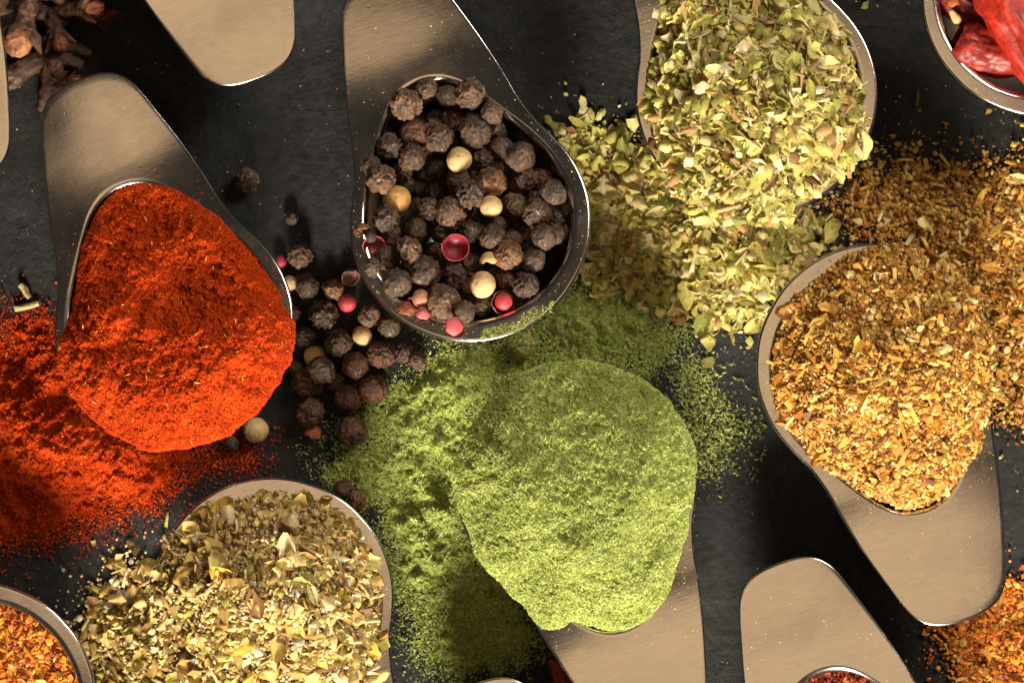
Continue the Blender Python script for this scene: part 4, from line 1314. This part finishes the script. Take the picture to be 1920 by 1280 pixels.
for i in _ord:
    (x, y, r, k, l) = GP[i]
    X, Y, Z = gp[i, :3]
    for hp_ in (hps, hgs):
        s_ = float(hp_.sd(np.array([X]), np.array([Y]))[0])
        if s_ > 0:
            Z = max(Z, float(hp_.h(np.array([X]), np.array([Y]))[0]) + r * 0.25)
    me = WHITE[i % 3] if k in 'wy' else BLACK[(i * 7 + 1) % 12]
    tint = (2.4, 4.4, 1.3) if k == 'G' else TINT[k]
    o = put('peppercorn', me, (X, Y, Z), r * (1.0 if k in 'wy' else 1.07), (random.uniform(0, 6), random.uniform(0, 6), random.uniform(0, 6)), tint)
    if (x, y) in GSPECIAL:
        tag(o, GSPECIAL[(x, y)], 'peppercorn', 'peppercorns spilled on the slate')
    else:
        tag(o, place_label((x, y), GLAND, 'on the slate'), 'peppercorn', 'black peppercorns spilled on the slate')
    if k == 'G':
        # green fibres clinging to it
        n = 900
        dv = rng.normal(size=(n, 3)); dv /= np.linalg.norm(dv, axis=1)[:, None]
        dv[:, 2] = np.abs(dv[:, 2])
        pos = dv * r * 1.0
        oo = join_particles('powder_coating', FIBRES, rng.integers(0, 6, n), pos, rand_rot(n, 1.5), rng.uniform(4, 11, n), pick_colors(PAL_GREEN, n), M['powder'], o)
        oo.scale = (1 / (r * U),) * 3
for (x, y, r, c, lab) in ((652, 568, 18, (1.0, 1.1, 1.1), 'glossy pink berry among black peppercorns spilled on the slate'),
                          (527, 490, 13, (0.7, 0.5, 0.8), 'dark red berry half hidden under the right rim of paprika spoon')):
    X, Y = pxg(x, y)
    tag(put('pink_berry', PINK[0], (X, Y, r), r, (0, 0, 0), c), lab, 'berry')
X, Y = pxg(658, 521)
tag(put('broken_husk', shell_mesh(11, 'black', 'broken_husk', 0.1, 0.4, 0.16), (X, Y, 16), 18, (0.5, 0.5, 0), (2.4, 2.0, 1.8)), 'curled broken husk tight against the left rim of peppercorn spoon', 'husk')
X, Y = pxg(588, 815)
tag(put('broken_husk', shell_mesh(12, 'black', 'broken_husk', -0.4, 0.4, 0.08), (X, Y, 8), 18, (2.5, 0.4, 0.4), (3.0, 1.5, 1.0)), 'reddish husk scrap on slate below the spilled peppercorns', 'husk')


# ------------------------------------------------------------------ cloves
def sweep(pts, radii, sides=18, wr=0.0, seed=0.0, flute=0.0, caps=True, name='stem', col_amp=0.6, sub=8, fine=0.45, fl=0.22, fa=4.0, lz=0.16):
    P = [Vector(p) for p in pts]
    Q = []; Rr = []
    n = len(P)
    for i in range(n - 1):
        p0, p1, p2, p3 = P[max(i - 1, 0)], P[i], P[i + 1], P[min(i + 2, n - 1)]
        for t in np.arange(sub) / sub:
            Q.append(0.5 * ((2 * p1) + (-p0 + p2) * t + (2 * p0 - 5 * p1 + 4 * p2 - p3) * t * t + (-p0 + 3 * p1 - 3 * p2 + p3) * t ** 3))
            Rr.append(radii[i] * (1 - t) + radii[i + 1] * t)
    Q.append(P[-1]); Rr.append(radii[-1])
    V = []; C = []; F = []
    up = Vector((0.13, 0.21, 0.97))
    for i, q in enumerate(Q):
        tg = (Q[min(i + 1, len(Q) - 1)] - Q[max(i - 1, 0)]).normalized()
        a = tg.cross(up).normalized(); b_ = a.cross(tg)
        for k in range(sides):
            an = 2 * math.pi * k / sides
            d = a * math.cos(an) + b_ * math.sin(an)
            pn = Vector((math.cos(an) * 1.6 + seed, math.sin(an) * 1.6, i * lz))
            nz = mnoise.fractal(pn * 1.4, 0.8, 2, 3)
            fz = mnoise.fractal(Vector((math.cos(an) * fa + seed, math.sin(an) * fa, i * fl)), 0.7, 2, 3)
            rr = Rr[i] * (1 + wr * nz + wr * fine * fz + flute * math.cos(4 * an + seed))
            nz = nz + 0.5 * fz
            V.append((q + d * rr)[:]); C.append(max(0.4, 1 + col_amp * nz))
    for i in range(len(Q) - 1):
        for k in range(sides):
            F.append((i * sides + k, i * sides + (k + 1) % sides, (i + 1) * sides + (k + 1) % sides, (i + 1) * sides + k))
    if caps:
        F.append(tuple(range(sides))[::-1]); F.append(tuple(range((len(Q) - 1) * sides, len(Q) * sides)))
    C = np.array(C)
    return np_mesh(name, np.array(V), [tuple(f) for f in F], np.repeat(C[:, None], 3, 1), smooth=True)


def clove(label, head, tail, z_head, z_tail, bend=0.0, r=17, bud=True, tint=(1, 1, 1), budtint=(2.2, 1.6, 1.3), seed=1.0, open_=0.7, headscale=1.0):
    hx, hy = pxg(*head); tx, ty = pxg(*tail)
    H = Vector((hx, hy, z_head)); T = Vector((tx, ty, z_tail))
    ax = (H - T); L = ax.length; ax.normalize()
    side = ax.cross(Vector((0, 0, 1))).normalized()
    upv = side.cross(ax)
    o = empty('clove')
    o.location = Vector((tx, ty, 0)) * U
    O = Vector((tx, ty, 0))
    mid = (H + T) / 2 + side * bend
    q1 = T.lerp(mid, 0.5) + side * bend * 0.25
    me = sweep([(p - O)[:] for p in (T, q1, mid, mid.lerp(H, 0.6) + side * bend * 0.2, H)], [r * 0.55, r * 0.85, r, r * 1.05, r * 1.25], 24, 0.22, seed, 0.06, sub=10)
    link('stem', me, M['clove'], o, tint)
    if bud:
        hs = headscale
        for k in range(4):
            an = math.pi / 2 * k + seed
            d = side * math.cos(an) + upv * math.sin(an)
            p0 = H + d * r * 0.6 - ax * r * 0.3
            p1 = H + d * r * (1.15 + 0.2 * open_) * hs + ax * r * 0.5 * hs
            p2 = H + d * r * (1.5 + open_) * hs + ax * r * (1.7 - 0.5 * open_) * hs
            me = sweep([(p - O)[:] for p in (p0, p1, p2)], [r * 0.6, r * 0.45 * hs, r * 0.05], 12, 0.2, seed + k, 0, name='sepal', sub=6)
            link('sepal', me, M['clove'], o, tuple(c * 1.3 for c in tint))
        n = n3(ICO_V, 1.3, seed * 5)
        Vb_ = ICO_V * (1 + 0.10 * n)[:, None] * r * 1.05 * hs
        # four folded petals: grooves crossing at the crown
        ang = np.arctan2(ICO_V[:, 1], ICO_V[:, 0])
        Vb_ = Vb_ * (1 - 0.10 * np.abs(np.cos(2 * ang)) ** 8 * np.clip(ICO_V[:, 2] + 0.3, 0, 1))[:, None]
        Rm = np.array([side[:], upv[:], ax[:]]).T
        Vb_ = Vb_ @ Rm.T + np.array((H + ax * r * 0.9 * hs - O)[:])
        c = np.clip(1 + 0.5 * n, 0.5, 1.6)
        me = np_mesh('bud', Vb_, ICO_F, np.repeat(c[:, None], 3, 1), smooth=True)
        link('bud', me, M['clove'], o, budtint)
    tag(o, label, 'clove', 'cloves spilled in the corner')
    return o


clove('clove with orange-brown bud facing up, leftmost of the pile', (52, 66), (78, -30), 62, 40, 6, 21, True, (1.0, 0.85, 0.75), (3.6, 3.0, 2.3), 1.3, 0.55, 1.25)
clove('clove with rounded reddish bud at the top edge of the pile', (168, 24), (96, 33), 44, 22, -4, 17, True, (0.9, 0.72, 0.65), (3.6, 2.5, 2.0), 2.2, 0.5, 1.15)
clove('long dark curved clove stem lying across the pile', (25, 148), (160, 126), 26, 24, 22, 19, True, (0.6, 0.55, 0.55), (0.8, 0.75, 0.7), 3.1, 0.3, 0.8)
clove('straight brown clove stem behind the curved one', (90, 68), (174, 104), 18, 14, -3, 14, False, (0.55, 0.5, 0.42), seed=4.4)
clove('short clove with reddish bud touching the paprika spoon handle', (104, 146), (78, 208), 38, 14, 4, 17, True, (0.7, 0.5, 0.42), (1.3, 0.95, 0.7), 5.2, 0.4, 1.0)
clove('grey-brown clove end cut by the left picture edge', (-4, 20), (-60, 60), 60, 40, 2, 20, True, (1.1, 1.0, 1.0), (1.5, 1.4, 1.35), 6.1, 0.3, 0.9)
clove('short clove stem tip poking in from the top edge', (95, -35), (122, 12), 40, 34, 2, 15, False, (1.3, 1.15, 1.0), seed=7.3)
clove('dark clove lying under the others in the pile', (70, 20), (130, 50), 20, 16, 2, 15, False, (0.6, 0.5, 0.45), seed=8.1)
clove('upright clove bud between the two orange ones', (118, 78), (100, 20), 50, 20, 3, 16, True, (0.8, 0.65, 0.55), (2.0, 1.5, 1.1), 9.4, 0.5, 1.0)
clove('clove lying flat along the top edge', (60, -8), (150, -6), 30, 20, 5, 16, True, (0.9, 0.8, 0.7), (2.0, 1.7, 1.4), 10.7, 0.4, 1.0)
clove('short amber clove peeking out above paprika handle', (138, 158), (80, 176), 20, 14, 2, 13, True, (0.9, 0.55, 0.4), (2.2, 1.4, 0.8), 11.9, 0.5, 0.9)
petal = shell_mesh(21, 'clove', 'clove_petal', -0.2, 0.2, 0.05)
X, Y = pxg(214, 48)
o = put('clove_petal', petal, (X, Y, 18), 28, (1.2, 0.5, 0.4), (3.2, 2.0, 0.9)); tag(o, 'loose amber clove petal right of the clove pile', 'petal')

# ------------------------------------------------------------------ chillies
sc_ = SP['chilli']


def chilli(label, pts, radii, seed, tint, hollow=False, sp_=sc_):
    o = empty('chilli')
    if sp_ is not None:
        o.matrix_world = sp_.tilt
        P = [(x - 960 - sp_.c[0], 640 - y - sp_.c[1], z + ZR) for x, y, z in pts]
    else:
        P = [(*pxg(x, y), z) for x, y, z in pts]
    me = sweep(P, radii, 64, 0.15, seed, 0.06, caps=not hollow, name='skin', col_amp=0.5, sub=20, fine=0.7, fl=0.045, fa=2.2, lz=0.03)
    me.materials.append(M['chilli'])
    k = link('skin', me, M['chilli'], o, tint)
    if hollow:
        md = k.modifiers.new('wall', 'SOLIDIFY'); md.thickness = 3.5 * U; md.offset = -1
    tag(o, label, 'chilli', 'chillies in the spoon')
    return o


chilli('large glossy red chilli lying over the others in the spoon', [(1840, -70, 10), (1868, -20, 22), (1900, 45, 26), (1940, 120, 18), (1985, 190, -10)], [36, 50, 50, 42, 20], 1.7, (1.25, 1.3, 1.0))
chilli('short red chilli with a torn hollow end facing the rim', [(1797, 72, -18), (1815, 80, -20), (1850, 92, -24), (1890, 98, -28), (1935, 95, -34), (1985, 85, -44)], [27, 38, 42, 42, 36, 14], 3.9, (0.9, 0.9, 1.2), True)
chilli('dark red chilli deep in the spoon behind the seeds', [(1760, -40, -40), (1800, 0, -46), (1840, 20, -52), (1880, 30, -60)], [24, 34, 34, 20], 6.1, (0.45, 0.5, 0.6))
seed_me = np_mesh('chilli_seed', ICO_V * (1, 0.5, 0.36) * (1 + 0.12 * np.sin(ICO_V[:, [0]] * 4)) / U, ICO_F, np.repeat(np.clip(1 - 0.25 * (np.linalg.norm(ICO_V[:, :2], axis=1) > 0.8), 0, 1)[:, None], 3, 1), smooth=True)
seed_me.materials.append(M['seed'])
for (x, y, z, s, rot, lab) in ((1792, 32, -6, 17, (0.4, 0.3, -0.9), 'pale chilli seed lying on the chillies beside the spoon wall'),
                               (1768, 42, -40, 17, (0.9, 0.5, 1.4), 'pale chilli seed deep against the left wall of chilli spoon')):
    p = sc_.tilt @ (Vector((x - 960 - sc_.c[0], 640 - y - sc_.c[1], z + ZR)) * U)
    tag(put('chilli_seed', seed_me, p / U, s, rot), lab, 'seed', 'chilli seeds')
o = put('chilli_scrap', shell_mesh(31, 'chilli', 'chilli_scrap', -0.3, 0.4, 0.08), (sc_.tilt @ (Vector((1785 - 960 - sc_.c[0], 640 - 8 - sc_.c[1], ZR + 2)) * U)) / U, 14, (2.4, 0.3, 0.2), (1.4, 8.0, 2.0))
tag(o, 'small orange chilli scrap above the pale seed', 'chilli')
chilli('red chilli tip on slate peeking out left of the green spoon handle', [(1030, 1236, 16), (1046, 1258, 26), (1062, 1300, 32), (1075, 1350, 34)], [5, 16, 24, 24], 8.4, (0.9, 0.9, 0.9), False, None)
del_ = [o for o in bpy.data.objects if o.name.startswith('chilli') and o.get('label', '').startswith('red chilli tip')]
for o in del_: o['group'] = 'chillies on the slate'

# ------------------------------------------------------------------ single bits on the slate
pm = proto_meshes('dry_stem', [shape_stem(0.20, 0.01, 8, 4), shape_stem(0.115, 0.015, 8, 4)], M['leaf'], False)
for (x, y, s, a, me, lab) in ((48, 546, 31, -0.95, pm[0], 'short thick dry stem piece on slate left of paprika spoon'),
                              (51, 574, 48, 0.27, pm[1], 'longer thin dry stem piece on slate left of paprika spoon')):
    X, Y = pxg(x, y)
    o = put('dry_stem', me, (X, Y, 5), s, (0, 0.05, a), (0.40, 0.34, 0.16)); tag(o, lab, 'stem', 'dry stems on the slate')
pm = proto_meshes('loose_flake', FLAKES[:4] + SLIVERS[:2], M['leaf'], True)
for (x, y, s, k, c, lab) in ((1624, 10, 24, 0, (0.20, 0.24, 0.06), 'single dull green flake on slate at the top right of oregano'),
                             (1720, 186, 30, 4, (0.12, 0.17, 0.04), 'thin green sliver on slate left of the chilli spoon'),
                             (1853, 210, 18, 1, (0.50, 0.36, 0.05), 'round yellow flake on slate under the chilli spoon rim'),
                             (313, 974, 30, 4, (0.42, 0.40, 0.12), 'curled olive leaf sliver on slate left of herb spoon rim'),
                             (1108, 220, 40, 2, (0.42, 0.38, 0.12), 'lone pale oregano flake on slate above the oregano spill'),
                             (1405, 650, 17, 3, (0.50, 0.46, 0.20), 'small square pale flake on slate left of golden spoon')):
    X, Y = pxg(x, y)
    o = put('loose_flake', pm[k], (X, Y, 4), s, (random.uniform(-0.3, 0.3), random.uniform(-0.3, 0.3), random.uniform(0, 6) if k != 4 else 1.45), c)
    tag(o, lab, 'flake', 'loose flakes on the slate')

# spice dust clinging to the steel of the heaped spoons
for key_, pal_, n_ in (('paprika', PAL_PAPRIKA, 260), ('pepper', PAL_GRIT, 240), ('gold', PAL_GOLD, 420), ('green', PAL_GREEN, 420), ('redbits', PAL_GRIT, 240), ('top', PAL_GRIT, 160), ('chilli', PAL_GRIT, 120), ('herb', PAL_GRIT, 260), ('oregano', PAL_GRIT, 200)):
    th_ = rng.uniform(-np.pi, np.pi, n_ * 3); f_ = rng.random(n_ * 3)
    lo_, hi_ = R_INN(th_) + 6, R_OUT(th_) - 6
    keep_ = rng.random(n_ * 3) < (hi_ - lo_) / 160 + 0.12
    r_ = lo_ + (hi_ - lo_) * f_
    X_, Y_ = (r_ * np.sin(th_))[keep_][:n_], (r_ * np.cos(th_))[keep_][:n_]
    P_ = np.c_[X_, Y_, plate_z(X_, Y_) + ZR - 1.5]
    k_ = len(P_)
    dd = join_particles('clinging_dust', OCTAS, rng.integers(0, 8, k_), P_, rand_rot(k_, 1.5), 0.9 + 2.6 * rng.random(k_) ** 3, pick_colors(pal_, k_), M['powder'], SP[key_].o)

# fine dust and crumbs strewn over the whole slate
n = 1700
P = np.c_[rng.uniform(-1000, 1000, n), rng.uniform(-670, 670, n), np.full(n, 0.5)]
cp = pick_colors([((0.45, 0.38, 0.28), 3), ((0.40, 0.08, 0.02), 1), ((0.55, 0.30, 0.08), 2), ((0.30, 0.30, 0.10), 2), ((0.7, 0.7, 0.66), 1.2)], n)
d = join_particles('dust', OCTAS, rng.integers(0, 8, n), P, rand_rot(n, 1.5), 1.2 + 3.4 * rng.random(n) ** 3, cp, M['powder'], None)
tag(d, 'fine pale dust and crumbs strewn over the slate', 'dust', kind='stuff')
